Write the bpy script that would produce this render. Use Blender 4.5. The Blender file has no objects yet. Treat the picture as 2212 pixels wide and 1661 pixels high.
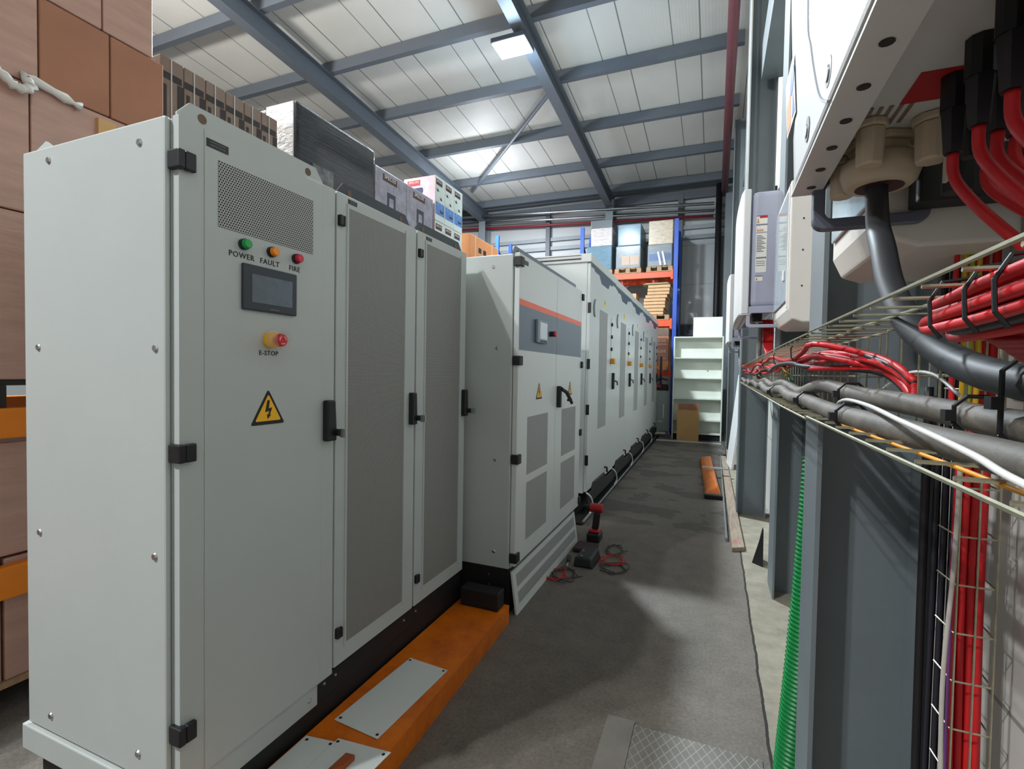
import bpy, bmesh, math, random
from mathutils import Vector, Matrix
random.seed(7)
D = bpy.data; S = bpy.context.scene; COL = S.collection
PI = math.pi

# ------------------------------------------------------------------ camera, world, lights, exposure
def view_camera():
    yaw, pitch, roll = 0.387976, 0.0275881, 0.0165864
    f = Vector((-math.sin(yaw), math.cos(yaw), 0)); r = Vector((math.cos(yaw), math.sin(yaw), 0)); u = Vector((0, 0, 1))
    f2 = math.cos(pitch)*f - math.sin(pitch)*u; u2 = math.cos(pitch)*u + math.sin(pitch)*f
    r3 = math.cos(roll)*r + math.sin(roll)*u2; u3 = math.cos(roll)*u2 - math.sin(roll)*r
    cam = D.cameras.new('camera'); cam.sensor_fit = 'HORIZONTAL'; cam.sensor_width = 36.0
    cam.lens = 1067.174*36.0/2212.0; cam.clip_start = 0.02; cam.clip_end = 100
    o = D.objects.new('camera', cam); COL.objects.link(o)
    o.matrix_world = Matrix(((r3.x, u3.x, -f2.x, 0), (r3.y, u3.y, -f2.y, 0), (r3.z, u3.z, -f2.z, 1.42), (0, 0, 0, 1)))
    S.camera = o
view_camera()
S.view_settings.view_transform = 'Standard'; S.view_settings.look = 'None'
S.view_settings.gamma = 1.0; S.view_settings.use_curve_mapping = False
S.view_settings.exposure = 0.15
S.cycles.use_denoising = True
S.cycles.max_bounces = 8; S.cycles.diffuse_bounces = 5; S.cycles.sample_clamp_indirect = 6.0
w = D.worlds.new('world'); S.world = w; w.use_nodes = True
w.node_tree.nodes['Background'].inputs[0].default_value = (0.92, 0.96, 1.0, 1)
w.node_tree.nodes['Background'].inputs[1].default_value = 0.34   # added ambient fill, let in by the hall end left open behind the camera
def lamp_light(name, loc, power, col=(1, 1, 1), size=0.18):
    l = D.lights.new(name, 'POINT'); l.energy = power; l.color = col; l.shadow_soft_size = size
    o = D.objects.new(name, l); o.location = loc; COL.objects.link(o); return o
def down_light(name, loc, power, col, size):
    l = D.lights.new(name, 'AREA'); l.shape = 'DISK'; l.size = size; l.energy = power; l.color = col
    o = D.objects.new(name, l); o.location = loc; COL.objects.link(o); return o
lamp_light('high_bay_and_fill_glow', (-2.80, 6.66, 5.90), 125, (0.60, 0.80, 1.0))
down_light('high_bay_and_fill_light', (-2.80, 6.66, 6.03), 640, (0.84, 0.94, 1.0), 0.3)
down_light('high_bay_and_fill_light', (-3.27, -2.1, 6.1), 205, (0.95, 0.98, 1.0), 0.14)
down_light('high_bay_and_fill_light', (-3.95, -2.2, 6.1), 205, (0.95, 0.98, 1.0), 0.14)
lamp_light('high_bay_and_fill_light', (-6.5, 2.0, 5.2), 900, (1.0, 0.97, 0.93), 0.2)  # added fill lamp without a fixture, out of view, to brighten the ceiling
lamp_light('high_bay_and_fill_glow', (-3.6, -2.15, 5.7), 260, (1.0, 0.97, 0.93))  # added upward fill behind the camera, for the left part of the ceiling
down_light('high_bay_and_fill_light', (-5.2, 10.6, 5.7), 260, (0.86, 0.93, 1.0), 0.3)  # added lamp without a fixture, to brighten the back wall
lamp_light('high_bay_and_fill_glow', (-5.2, 10.6, 5.4), 130, (0.86, 0.93, 1.0))  # added fill beside it, for the back wall and roof

# ------------------------------------------------------------------ materials
def lin(c):
    c = c/255.0
    return c/12.92 if c <= 0.04045 else ((c+0.055)/1.055)**2.4
def rgb(h):
    h = h.lstrip('#'); return tuple(lin(int(h[i:i+2], 16)) for i in (0, 2, 4))
MATS = {}
class NT:
    def __init__(s, name):
        s.m = D.materials.new(name); s.m.use_nodes = True; s.t = s.m.node_tree; s.n = s.t.nodes
        s.b = s.n['Principled BSDF']; s.tc = None
    def node(s, t, **k):
        x = s.n.new(t)
        for a, v in k.items(): setattr(x, a, v)
        return x
    def link(s, a, b): s.t.links.new(a, b)
    def obj(s):
        if not s.tc: s.tc = s.node('ShaderNodeTexCoord')
        return s.tc.outputs['Object']
    def noise(s, scale, detail=4, rough=0.6, stretch=None):
        n = s.node('ShaderNodeTexNoise'); n.inputs['Scale'].default_value = scale
        n.inputs['Detail'].default_value = detail; n.inputs['Roughness'].default_value = rough
        v = s.obj()
        if stretch:
            mp = s.node('ShaderNodeMapping'); mp.inputs['Scale'].default_value = stretch; s.link(v, mp.inputs[0]); v = mp.outputs[0]
        s.link(v, n.inputs['Vector']); return n.outputs['Fac']
    def math(s, op, a, b=None, c=None):
        n = s.node('ShaderNodeMath', operation=op)
        for i, v in enumerate((a, b, c)):
            if v is None: continue
            if isinstance(v, (int, float)): n.inputs[i].default_value = v
            else: s.link(v, n.inputs[i])
        return n.outputs[0]
    def ramp(s, fac, stops):
        r = s.node('ShaderNodeValToRGB'); e = r.color_ramp.elements
        while len(e) < len(stops): e.new(0.5)
        for i, (p, c) in enumerate(stops):
            e[i].position = p; e[i].color = (*c, 1) if len(c) == 3 else c
        s.link(fac, r.inputs[0]); return r.outputs[0]
    def mix(s, fac, a, b, mode='MIX'):
        n = s.node('ShaderNodeMix', data_type='RGBA', blend_type=mode)
        for i, v in ((0, fac), (6, a), (7, b)):
            if isinstance(v, (int, float)): n.inputs[i].default_value = v
            elif isinstance(v, tuple): n.inputs[i].default_value = (*v, 1)
            else: s.link(v, n.inputs[i])
        return n.outputs[2]
    def bump(s, h, strength=0.3, dist=0.01):
        b = s.node('ShaderNodeBump'); b.inputs['Strength'].default_value = strength; b.inputs['Distance'].default_value = dist
        s.link(h, b.inputs['Height']); s.link(b.outputs[0], s.b.inputs['Normal'])
    def color(s, c):
        if isinstance(c, tuple): s.b.inputs['Base Color'].default_value = (*c, 1)
        else: s.link(c, s.b.inputs['Base Color'])
    def xyz(s):
        x = s.node('ShaderNodeSeparateXYZ'); s.link(s.obj(), x.inputs[0]); return x.outputs
def mat(name, hexc, rough=0.5, metal=0.0, var=0.07, vs=6.0, bump=0.0, bs=60.0, coat=0.0, stretch=None, spec=None):
    if name in MATS: return MATS[name]
    k = NT(name); c = rgb(hexc)
    k.b.inputs['Roughness'].default_value = rough; k.b.inputs['Metallic'].default_value = metal
    if coat: k.b.inputs['Coat Weight'].default_value = coat; k.b.inputs['Coat Roughness'].default_value = 0.12
    if spec is not None: k.b.inputs['Specular IOR Level'].default_value = spec
    if var:
        n = k.noise(vs, 5, 0.6, stretch)
        k.color(k.ramp(n, [(0.25, tuple(max(0, x*(1-var*1.6)) for x in c)), (0.75, tuple(min(1, x*(1+var)) for x in c))]))
    else: k.color(c)
    if bump: k.bump(k.noise(bs, 3), bump, 0.004)
    MATS[name] = k.m; return k.m
def emis(name, hexc, strength):
    k = NT(name); k.color((0, 0, 0)); k.b.inputs['Emission Color'].default_value = (*rgb(hexc), 1)
    k.b.inputs['Emission Strength'].default_value = strength; MATS[name] = k.m; return k.m
def clear(name, hexc, alpha, rough=0.1):
    k = NT(name); k.color(rgb(hexc)); k.b.inputs['Alpha'].default_value = alpha; k.b.inputs['Roughness'].default_value = rough
    k.m.surface_render_method = 'BLENDED'; MATS[name] = k.m; return k.m

def perforated(name, base, hole, pitch, r):
    k = NT(name); x = k.xyz(); u = k.math('DIVIDE', x[1], pitch); v = k.math('DIVIDE', x[2], pitch*1.732)
    def dots(off):
        a = k.math('SUBTRACT', k.math('FRACT', k.math('ADD', u, off)), 0.5)
        b = k.math('MULTIPLY', k.math('SUBTRACT', k.math('FRACT', k.math('ADD', v, off)), 0.5), 1.732)
        return k.math('SQRT', k.math('ADD', k.math('MULTIPLY', a, a), k.math('MULTIPLY', b, b)))
    d = k.math('MINIMUM', dots(0.0), dots(0.5)); h = k.math('LESS_THAN', d, r)
    k.color(k.mix(h, rgb(base), rgb(hole))); k.b.inputs['Roughness'].default_value = 0.55
    MATS[name] = k.m; return k.m

PAINT = mat('light_grey_paint', '#b1b8b6', 0.42, var=0.02, vs=3, bump=0.12, bs=900)
PAINT2 = mat('white_grey_paint', '#cdd3d2', 0.28, var=0.02, vs=2)
GREYPAINT = mat('slate_grey_paint', '#5d6a74', 0.4, var=0.03)
BLACK = mat('black_plastic', '#15161a', 0.45, var=0.05)
BLACKSTEEL = mat('black_steel', '#0e0e10', 0.6, var=0.1)
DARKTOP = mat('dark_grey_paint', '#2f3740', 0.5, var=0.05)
PERF = perforated('perforated_steel', '#b4b5b1', '#1a1b1c', 0.0082, 0.36)
PERFF = perforated('fine_perforated_steel', '#a3a39f', '#2c2d2e', 0.0065, 0.35)
PERFL = perforated('light_perforated_steel', '#b5b8b6', '#3c4042', 0.0075, 0.34)
STEEL = mat('zinc_steel', '#b9bcbf', 0.32, 1.0, var=0.08, vs=30)
WIRE = mat('galvanised_wire', '#b5b39c', 0.42, 0.85, var=0.12, vs=60)
STRUCT = mat('blue_grey_steel_paint', '#6c7579', 0.5, var=0.08, vs=2.5, bump=0.1, bs=300)
STRUCTL = mat('blue_grey_roof_steel', '#555c64', 0.55, var=0.06, vs=2)
YELLOW = mat('signal_yellow', '#f0b41e', 0.4, var=0.03)
ORANGE = mat('rack_orange', '#f2501e', 0.42, var=0.05)
AMBER = mat('step_orange', '#e07d10', 0.45, var=0.14, vs=9)
RACKBLUE = mat('rack_blue', '#1d4fb4', 0.42, var=0.05)
RED = mat('signal_red', '#c3202c', 0.35, var=0.04)
REDWIRE = mat('red_cable_sheath', '#c4161d', 0.5, var=0.08, vs=20)
BLKWIRE = mat('black_cable_sheath', '#1e1d20', 0.45, var=0.1, vs=20)
DUSTCABLE = None
WHITE = mat('white_plastic', '#dcdedc', 0.35, var=0.02)
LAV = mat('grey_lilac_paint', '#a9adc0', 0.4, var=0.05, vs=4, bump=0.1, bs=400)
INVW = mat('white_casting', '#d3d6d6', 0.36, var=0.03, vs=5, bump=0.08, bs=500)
CREAM = mat('cream_plastic', '#c8bba2', 0.4, var=0.05)
CARD = mat('brown_cardboard', '#a8765c', 0.75, var=0.08, vs=5, bump=0.1, bs=120)
CARDO = mat('orange_brown_cardboard', '#c98352', 0.72, var=0.06, vs=4, bump=0.1, bs=120)
CARDL = mat('pale_cardboard', '#c8a27a', 0.8, var=0.1, vs=8)
CARDD = mat('dark_wrapped_cardboard', '#7d6656', 0.45, var=0.16, vs=7, coat=.5)
TAPE = mat('brown_tape', '#7c543c', 0.4, var=0.05)
TIMBER = mat('pallet_timber', '#a98a68', 0.8, var=0.2, vs=10, stretch=(1, 8, 8))
PAPER = mat('white_paper', '#e4e4de', 0.6, var=0.02)
INK = mat('black_ink', '#141414', 0.5, var=0.0)
GREEN = mat('signal_green', '#0c8a46', 0.3, var=0.0)
SCREEN = mat('dark_glass_screen', '#5b6670', 0.12, var=0.15, vs=14)
YELGRN = mat('yellow_cable_sheath', '#d0a818', 0.45, var=0.06)
ROUGHWHITE = mat('white_board', '#d7d9d8', 0.5, var=0.03)
REDPIPE = mat('red_brown_pipe', '#6d3a42', 0.5, var=0.1)
def dusty():
    k = NT('dusty_black_cable'); n = k.noise(9, 6, 0.65)
    k.color(k.ramp(n, [(0.3, rgb('#3f3e3c')), (0.72, rgb('#7b756b'))])); k.b.inputs['Roughness'].default_value = 0.6
    k.bump(k.noise(160, 3), 0.15, 0.003); return k.m
DUSTCABLE = dusty()
def film(name, hexc, rough=0.16, streak=(1, 2, 26), strength=0.9, metal=0.0, lo=.3):
    k = NT(name); n = k.noise(5, 5, 0.6, streak); c = rgb(hexc)
    k.color(k.ramp(n, [(0.3, tuple(x*(1-lo) for x in c)), (0.75, tuple(min(1, x*(1+lo)) for x in c))]))
    k.b.inputs['Roughness'].default_value = rough; k.b.inputs['Coat Weight'].default_value = 0.35; k.b.inputs['Coat Roughness'].default_value = 0.2
    k.b.inputs['Metallic'].default_value = metal
    k.bump(n, strength, 0.02); MATS[name] = k.m; return k.m
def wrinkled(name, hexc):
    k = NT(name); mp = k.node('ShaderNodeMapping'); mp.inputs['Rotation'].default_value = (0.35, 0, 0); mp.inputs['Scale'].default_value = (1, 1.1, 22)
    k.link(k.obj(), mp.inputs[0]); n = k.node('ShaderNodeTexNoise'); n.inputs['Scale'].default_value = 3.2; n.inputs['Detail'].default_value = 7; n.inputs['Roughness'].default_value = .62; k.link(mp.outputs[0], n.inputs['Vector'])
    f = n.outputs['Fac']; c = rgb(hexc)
    k.color(k.ramp(f, [(0.45, c), (0.66, tuple(x*1.6 for x in c)), (0.78, rgb('#8496a0'))]))  # palest wrinkles are reflections painted into the film colour
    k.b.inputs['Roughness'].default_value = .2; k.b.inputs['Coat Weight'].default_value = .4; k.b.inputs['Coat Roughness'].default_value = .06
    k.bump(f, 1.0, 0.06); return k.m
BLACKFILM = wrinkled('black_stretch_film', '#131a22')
GREYFILM = film('clear_film_over_load', '#8e979e', 0.42)
BLUEFILM = film('clear_film_over_blue_load', '#5f8296', 0.42)
CARDFILM = film('clear_film_over_cardboard', '#bb9484', 0.3, (1, .8, 5), 0.2, lo=.12)

# ------------------------------------------------------------------ geometry helpers
ORG = {}
class MB:
    def __init__(s): s.bm = bmesh.new()
    def box(s, x0, x1, y0, y1, z0, z1):
        v = [s.bm.verts.new(p) for p in ((x0,y0,z0),(x1,y0,z0),(x1,y1,z0),(x0,y1,z0),(x0,y0,z1),(x1,y0,z1),(x1,y1,z1),(x0,y1,z1))]
        for f in ((0,3,2,1),(4,5,6,7),(0,1,5,4),(1,2,6,5),(2,3,7,6),(3,0,4,7)): s.bm.faces.new([v[i] for i in f])
        return s
    def prism(s, pts, axis, a0, a1):
        def P(p, a): return {'x': (a, p[0], p[1]), 'y': (p[0], a, p[1]), 'z': (p[0], p[1], a)}[axis]
        A = [s.bm.verts.new(P(p, a0)) for p in pts]; B = [s.bm.verts.new(P(p, a1)) for p in pts]; n = len(pts)
        s.bm.faces.new(A[::-1]); s.bm.faces.new(B)
        for i in range(n): s.bm.faces.new((A[i], A[(i+1) % n], B[(i+1) % n], B[i]))
        return s
    def hexa(s, lo, hi):
        A = [s.bm.verts.new(p) for p in lo]; B = [s.bm.verts.new(p) for p in hi]; n = len(lo)
        s.bm.faces.new(A[::-1]); s.bm.faces.new(B)
        for i in range(n): s.bm.faces.new((A[i], A[(i+1) % n], B[(i+1) % n], B[i]))
        return s
    def tube(s, pts, r, n=8, cap=True):
        pts = [Vector(p) for p in pts]; rings = []; ref = None
        R = r if isinstance(r, (list, tuple)) else [r]*len(pts)
        for i, p in enumerate(pts):
            t = (pts[min(i+1, len(pts)-1)] - pts[max(i-1, 0)]).normalized()
            if ref is None:
                ref = Vector((0, 0, 1)) if abs(t.z) < 0.9 else Vector((1, 0, 0))
            a = ref - t*ref.dot(t); a.normalize(); ref = a; b = t.cross(a)
            rings.append([s.bm.verts.new(p + R[i]*(math.cos(2*PI*j/n)*a + math.sin(2*PI*j/n)*b)) for j in range(n)])
        for i in range(len(rings)-1):
            for j in range(n): s.bm.faces.new((rings[i][j], rings[i][(j+1) % n], rings[i+1][(j+1) % n], rings[i+1][j]))
        if cap: s.bm.faces.new(rings[0][::-1]); s.bm.faces.new(rings[-1])
        return s
    def cyl(s, p0, p1, r, n=16, r2=None): return s.tube([p0, p1], [r, r if r2 is None else r2], n)
    def quad(s, *p): s.bm.faces.new([s.bm.verts.new(q) for q in p]); return s
    def build(s, name, m, parent=None, bevel=0.0, smooth=False, seg=2, kind=None, label=None, cat=None, group=None):
        bmesh.ops.recalc_face_normals(s.bm, faces=s.bm.faces[:])
        if parent is not None: org = ORG[parent.name]
        elif name in ('floor', 'ceiling'): org = Vector((0, 0, 0))
        else:
            c = [v.co for v in s.bm.verts]
            org = Vector(((min(v.x for v in c)+max(v.x for v in c))/2, (min(v.y for v in c)+max(v.y for v in c))/2, min(v.z for v in c)))
        bmesh.ops.translate(s.bm, verts=s.bm.verts[:], vec=-org)
        me = D.meshes.new(name); s.bm.to_mesh(me); s.bm.free(); me.materials.append(m)
        if smooth:
            for p in me.polygons: p.use_smooth = True
        o = D.objects.new(name, me); COL.objects.link(o); ORG[o.name] = org
        if parent is not None: o.parent = parent
        else: o.location = org
        if bevel:
            b = o.modifiers.new('bevel', 'BEVEL'); b.width = bevel; b.segments = seg; b.limit_method = 'ANGLE'; b.angle_limit = 0.7
        if kind: o['kind'] = kind
        if label: o['label'] = label
        if cat: o['category'] = cat
        if group: o['group'] = group
        return o
def thing(name, label, cat, loc=(0, 0, 0), group=None):
    o = D.objects.new(name, None); COL.objects.link(o); o.location = loc; o.empty_display_size = 0.1
    ORG[o.name] = Vector(loc); o['label'] = label; o['category'] = cat
    if group: o['group'] = group
    return o
def bx(name, m, parent, x0, x1, y0, y1, z0, z1, bevel=0.0, **k): return MB().box(x0, x1, y0, y1, z0, z1).build(name, m, parent, bevel, **k)
def spline(pts, n=6):
    P = [Vector(p) for p in pts]; out = []
    for i in range(len(P)-1):
        a = P[max(i-1, 0)]; b = P[i]; c = P[i+1]; d = P[min(i+2, len(P)-1)]
        for k in range(n):
            t = k/n; out.append(0.5*((2*b)+(c-a)*t+(2*a-5*b+4*c-d)*t*t+(3*b-a-3*c+d)*t**3))
    out.append(P[-1]); return out
def arc(cx, cy, r, a0, a1, n=8): return [(cx+r*math.cos(a0+(a1-a0)*i/n), cy+r*math.sin(a0+(a1-a0)*i/n)) for i in range(n+1)]
def rrect(x0, x1, y0, y1, r, n=5):
    return arc(x1-r, y1-r, r, 0, PI/2, n)+arc(x0+r, y1-r, r, PI/2, PI, n)+arc(x0+r, y0+r, r, PI, 1.5*PI, n)+arc(x1-r, y0+r, r, 1.5*PI, 2*PI, n)
def lettering(text, size, m, parent, pos, axis='x', align='CENTER', name='lettering', depth=0.0006, stretch=1.0):
    """raised letters; axis 'x': face +X, read along +Y; axis 'y': face -Y, read along +X"""
    cu = D.curves.new('letters', 'FONT'); cu.body = text; cu.size = size; cu.align_x = align; cu.align_y = 'CENTER'; cu.extrude = depth; cu.offset = size*.006; cu.space_character = 1.12; cu.resolution_u = 2
    t = D.objects.new('letters', cu); COL.objects.link(t)
    me = D.meshes.new_from_object(t.evaluated_get(bpy.context.evaluated_depsgraph_get())); D.objects.remove(t)
    R = Matrix(((0, 0, 1), (1, 0, 0), (0, 1, 0))) if axis == 'x' else Matrix(((1, 0, 0), (0, 0, -1), (0, 1, 0)))
    off = Vector(pos) - ORG[parent.name]
    me.transform(Matrix.Diagonal((stretch, 1, 1, 1))); me.transform(R.to_4x4()); me.transform(Matrix.Translation(off))
    me.materials.clear(); me.materials.append(m)
    o = D.objects.new(name, me); COL.objects.link(o); o.parent = parent; ORG[o.name] = ORG[parent.name]; return o
def ztri(y, z, h, w):  # upright rounded triangle outline in (y, z)
    r = h*0.07; V = [Vector((y, z+h)), Vector((y-w/2, z)), Vector((y+w/2, z))]; out = []
    for i in range(3):
        p, a, b = V[i], V[i-1], V[(i+1) % 3]
        d1 = (a-p).normalized()*r; d2 = (b-p).normalized()*r
        out += [tuple(p+d1), tuple(p+(d1+d2)*0.28), tuple(p+d2)]
    return out
def warning_sign(parent, x, y, z, h, w):
    s = MB().prism(ztri(y, z, h, w), 'x', x, x+0.0015).build('warning_sign', INK, parent)
    MB().prism(ztri(y, z+h*0.1, h*0.76, w*0.76), 'x', x+0.0016, x+0.0022).build('sign_face', YELLOW, s)
    k = h/0.11; q = [(-.004,.075),(.004,.077),(.001,.05),(.012,.053),(.004,.03),(.009,.031),(-.003,.016),(-.005,.032),(-.001,.031),(.002,.042),(-.011,.039)]
    MB().prism([(y+a*k*w/h, z+b*k) for a, b in q], 'x', x+0.0023, x+0.0028).build('lightning_bolt', INK, s)
    return s
# ------------------------------------------------------------------ the hall: floor, walls, roof, steel frame
BACKY = 13.5; WALLX = 0.56; SL = 0.071
def roofz(y, base=6.0): return base + SL*(14.0-y)
def concrete():
    k = NT('concrete_floor'); n1 = k.noise(1.1, 6, 0.62); n2 = k.noise(7, 6, 0.7); n3 = k.noise(70, 4, 0.7)
    c = k.ramp(n1, [(0.3, rgb('#4c463f')), (0.5, rgb('#5e574f')), (0.7, rgb('#6b635a'))])
    c = k.mix(0.55, c, k.ramp(n2, [(0.3, rgb('#47423b')), (0.7, rgb('#736c63'))]))
    c = k.mix(0.25, c, k.ramp(n3, [(0.3, rgb('#403c37')), (0.7, rgb('#989289'))]))
    x = k.xyz()
    # damp stains on the far half of the aisle
    st = k.math('MULTIPLY', k.math('GREATER_THAN', k.noise(1.6, 3, 0.5, (1.0, 1.6, 1)), 0.53), k.math('GREATER_THAN', x[1], 4.7))
    c = k.mix(k.math('MULTIPLY', st, 0.45), c, rgb('#2f2d28'))
    # the footing strip along the right wall is a paler pour
    wob = k.math('MULTIPLY', k.math('SUBTRACT', k.noise(3, 4, 0.7, (0.2, 1, 1)), 0.5), 0.03)
    jx = k.math('ADD', x[0], wob)
    foot = k.math('GREATER_THAN', jx, 0.232)
    c = k.mix(foot, c, k.ramp(n2, [(0.3, rgb('#767164')), (0.7, rgb('#979180'))]))
    crack = k.math('LESS_THAN', k.math('ABSOLUTE', k.math('SUBTRACT', jx, 0.232)), 0.006)
    c = k.mix(crack, c, rgb('#17150f'))
    seam = k.math('LESS_THAN', k.math('ABSOLUTE', k.math('SUBTRACT', x[1], 8.9)), 0.012)
    c = k.mix(k.math('MULTIPLY', seam, 0.5), c, rgb('#b0aca2'))
    k.color(c); k.b.inputs['Roughness'].default_value = 0.72; k.bump(n3, 0.25, 0.004); return k.m
MB().box(-16, 0.9, -7, BACKY+0.2, -0.15, 0).build('floor', concrete(), kind='structure')
def wall_panel(name, hexc, axis, pitch, off=0.0, zj=None):
    k = NT(name); x = k.xyz(); c = k.ramp(k.noise(0.9, 4, 0.5, (1, 1, 0.35)), [(0.3, tuple(v*0.88 for v in rgb(hexc))), (0.7, rgb(hexc))])
    j = k.math('LESS_THAN', k.math('FRACT', k.math('DIVIDE', k.math('ADD', x[axis], off), pitch)), 0.010/pitch)
    c = k.mix(k.math('MULTIPLY', j, 0.55), c, rgb('#3a3f42'))
    k.color(c); k.b.inputs['Roughness'].default_value = 0.5
    k.bump(k.math('SINE', k.math('MULTIPLY', x[axis], 2*PI/0.05)), 0.06, 0.002); return k.m
MB().box(-16, 0.9, BACKY, BACKY+0.12, 0, 7).build('wall_back', wall_panel('back_wall_panel', '#a9adae', 2, 1.0, 0.3), kind='structure')
MB().box(WALLX, WALLX+0.12, -3.0, BACKY, 0, 7.9).build('wall_right', wall_panel('gable_wall_panel', '#c9c8c2', 2, 1.1, 0.35), kind='structure')
MB().box(-16.12, -16, -7, BACKY, 0, 8).build('wall_left', wall_panel('side_wall_panel', '#a9adad', 2, 1.1), kind='structure')
def roofpanel():
    k = NT('roof_panel'); x = k.xyz()
    s1 = k.math('LESS_THAN', k.math('FRACT', k.math('DIVIDE', k.math('ADD', x[0], 40.32+.34), 1.12)), 0.018)
    s2 = k.math('LESS_THAN', k.math('FRACT', k.math('DIVIDE', k.math('ADD', x[0], 40.32+.74), 1.12)), 0.014)
    c = k.ramp(k.noise(0.5, 4), [(0.3, rgb('#b6b6b1')), (0.7, rgb('#c3c3be'))])
    c = k.mix(k.math('MULTIPLY', k.math('MAXIMUM', s1, s2), 0.8), c, rgb('#4b4b48'))
    k.color(c); k.b.inputs['Roughness'].default_value = 0.55
    k.bump(k.math('SINE', k.math('MULTIPLY', x[0], 2*PI/0.045)), 0.15, 0.003); return k.m
y0, y1 = -7.0, BACKY+0.1
m = MB(); z0, z1 = roofz(y0, 6.2), roofz(y1, 6.2)
m.hexa([(-16, y0, z0), (0.9, y0, z0), (0.9, y1, z1), (-16, y1, z1)], [(-16, y0, z0+.1), (0.9, y0, z0+.1), (0.9, y1, z1+.1), (-16, y1, z1+.1)])
m.build('ceiling', roofpanel(), kind='structure')
for i, y in enumerate((12.95, 11.53, 9.93, 8.32, 6.86, 5.42, 3.95, 2.5, 1.0)):   # Z-purlins under the sheets
    z = roofz(y); MB().box(-15.9, 0.3, y-0.05, y+0.05, z+0.01, z+0.19).build('purlin', STRUCTL, kind='structure')
def ibeam_y(x, y0, y1, ztop0, ztop1, h, wdt, name):
    m = MB()
    def slab(xa, xb, da, db):
        m.hexa([(xa, y0, ztop0-db), (xb, y0, ztop0-db), (xb, y1, ztop1-db), (xa, y1, ztop1-db)], [(xa, y0, ztop0-da), (xb, y0, ztop0-da), (xb, y1, ztop1-da), (xa, y1, ztop1-da)])
    slab(x-wdt/2, x+wdt/2, 0, 0.014); slab(x-wdt/2, x+wdt/2, h-0.014, h); slab(x-0.005, x+0.005, 0.0141, h-0.0141)
    return m.build(name, STRUCTL, kind='structure')
for x in (-2.66, -6.36, -10.1):
    ibeam_y(x, -6.5, 13.3, roofz(-6.5), roofz(13.3), 0.32, 0.18, 'rafter')
def icolumn(x0, x1, y, fw, ztop, name='column', axis='x', z0=0.0):
    m = MB()
    if axis == 'x':
        m.box(x0, x0+0.012, y-fw/2, y+fw/2, z0, ztop); m.box(x1-0.012, x1, y-fw/2, y+fw/2, z0, ztop); m.box(x0+0.0121, x1-0.0121, y-0.005, y+0.005, z0, ztop)
    else:
        m.box(y-fw/2, y+fw/2, x0, x0+0.012, z0, ztop); m.box(y-fw/2, y+fw/2, x1-0.012, x1, z0, ztop); m.box(y-0.005, y+0.005, x0+0.0121, x1-0.0121, z0, ztop)
    return m.build(name, STRUCT, kind='structure')
icolumn(0.275, 0.53, 1.71, 0.2, roofz(1.7)-0.05)
icolumn(0.375, 0.545, 3.64, 0.28, roofz(3.6)-0.05)
icolumn(0.24, 0.50, 5.55, 0.24, roofz(5.5)-0.05)
icolumn(0.24, 0.50, 10.3, 0.24, roofz(10.3)-0.05)
for x in (-2.66, -6.36): icolumn(13.05, 13.42, x, 0.2, 5.75, 'column', 'y')
icolumn(13.05, 13.42, 0.25, 0.2, 6.0, 'column', 'y')
for x in (-4.45, -0.9): bx('wall_post', STRUCTL, None, x-0.06, x+0.06, 13.36, 13.48, 0, 6.0, kind='structure')
# eave girders at the top of the back wall, wall girts, crane-like longitudinal beam on the gable
bx('eave_girder', STRUCTL, None, -15.9, 0.5, 13.22, 13.34, 6.10, 6.26, kind='structure')
bx('eave_girder', STRUCTL, None, -15.9, 0.5, 13.38, 13.49, 5.86, 6.06, kind='structure')
for z in (5.15, 4.9): bx('wall_girt', mat('pale_girt', '#7f878c', 0.5), None, -15.9, 0.5, 13.42, 13.49, z-0.05, z+0.05, kind='structure')
for z in (2.4,): bx('wall_girt', DARKTOP, None, -15.9, 0.5, 13.40, 13.49, z, z+0.28, kind='structure')
bx('gable_beam', STRUCT, None, 0.35, 0.545, -2.5, 5.42, 4.28, 4.62, kind='structure')
for y0, y1 in ((5.68, 10.17), (10.43, 13.0)):
    for z in (3.2, 4.9): bx('gable_girt', STRUCT, None, 0.40, 0.545, y0, y1, z, z+0.14, kind='structure')
# service pipes
g = 'red pipes on the walls'
MB().tube([(0.12, 2.0, roofz(2.0)-0.22), (0.12, 13.05, roofz(13.05)-0.22)], 0.075, 14).build('red_pipe', REDPIPE, smooth=True, label='thick red-brown pipe running under the roof edge along the right gable wall', cat='pipe')
MB().tube([(-9, 13.30, 5.72), (-0.12, 13.30, 5.34)], 0.035, 10).build('red_pipe', mat('dark_red_pipe', '#7c2230', 0.45), smooth=True, label='thin dark red pipe crossing the back wall below the two grey conduits', cat='pipe')
MB().tube([(-9, 13.02, 6.02), (-.1, 13.02, 5.56)], 0.04, 10).build('conduit', STEEL, smooth=True, label='upper shiny grey conduit crossing the back wall above the racking', cat='conduit')
MB().tube([(-9, 13.16, 5.85), (-.1, 13.16, 5.43)], 0.035, 10).build('conduit', STEEL, smooth=True, label='lower shiny grey conduit crossing the back wall between red pipe and upper conduit', cat='conduit')
MB().tube([(0.0, 13.25, 0), (0.0, 13.25, 6.1)], 0.07, 12).build('drain_pipe', BLACKSTEEL, smooth=True, label='dark vertical downpipe in the right rear corner of the hall', cat='pipe')
MB().tube([(0.25, 5.35, 2.4), (0.25, 5.40, 6.4)], 0.011, 8).build('conduit', WHITE, smooth=True, label='thin white vertical conduit clipped to the blue-grey column behind the second inverter', cat='conduit')
# roof bracing rod
MB().cyl((-6.1, 11.9, roofz(11.9)+.04), (-2.8, 8.5, roofz(8.5)+.04), 0.04, 8).build('roof_brace', STRUCTL, kind='structure')
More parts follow.
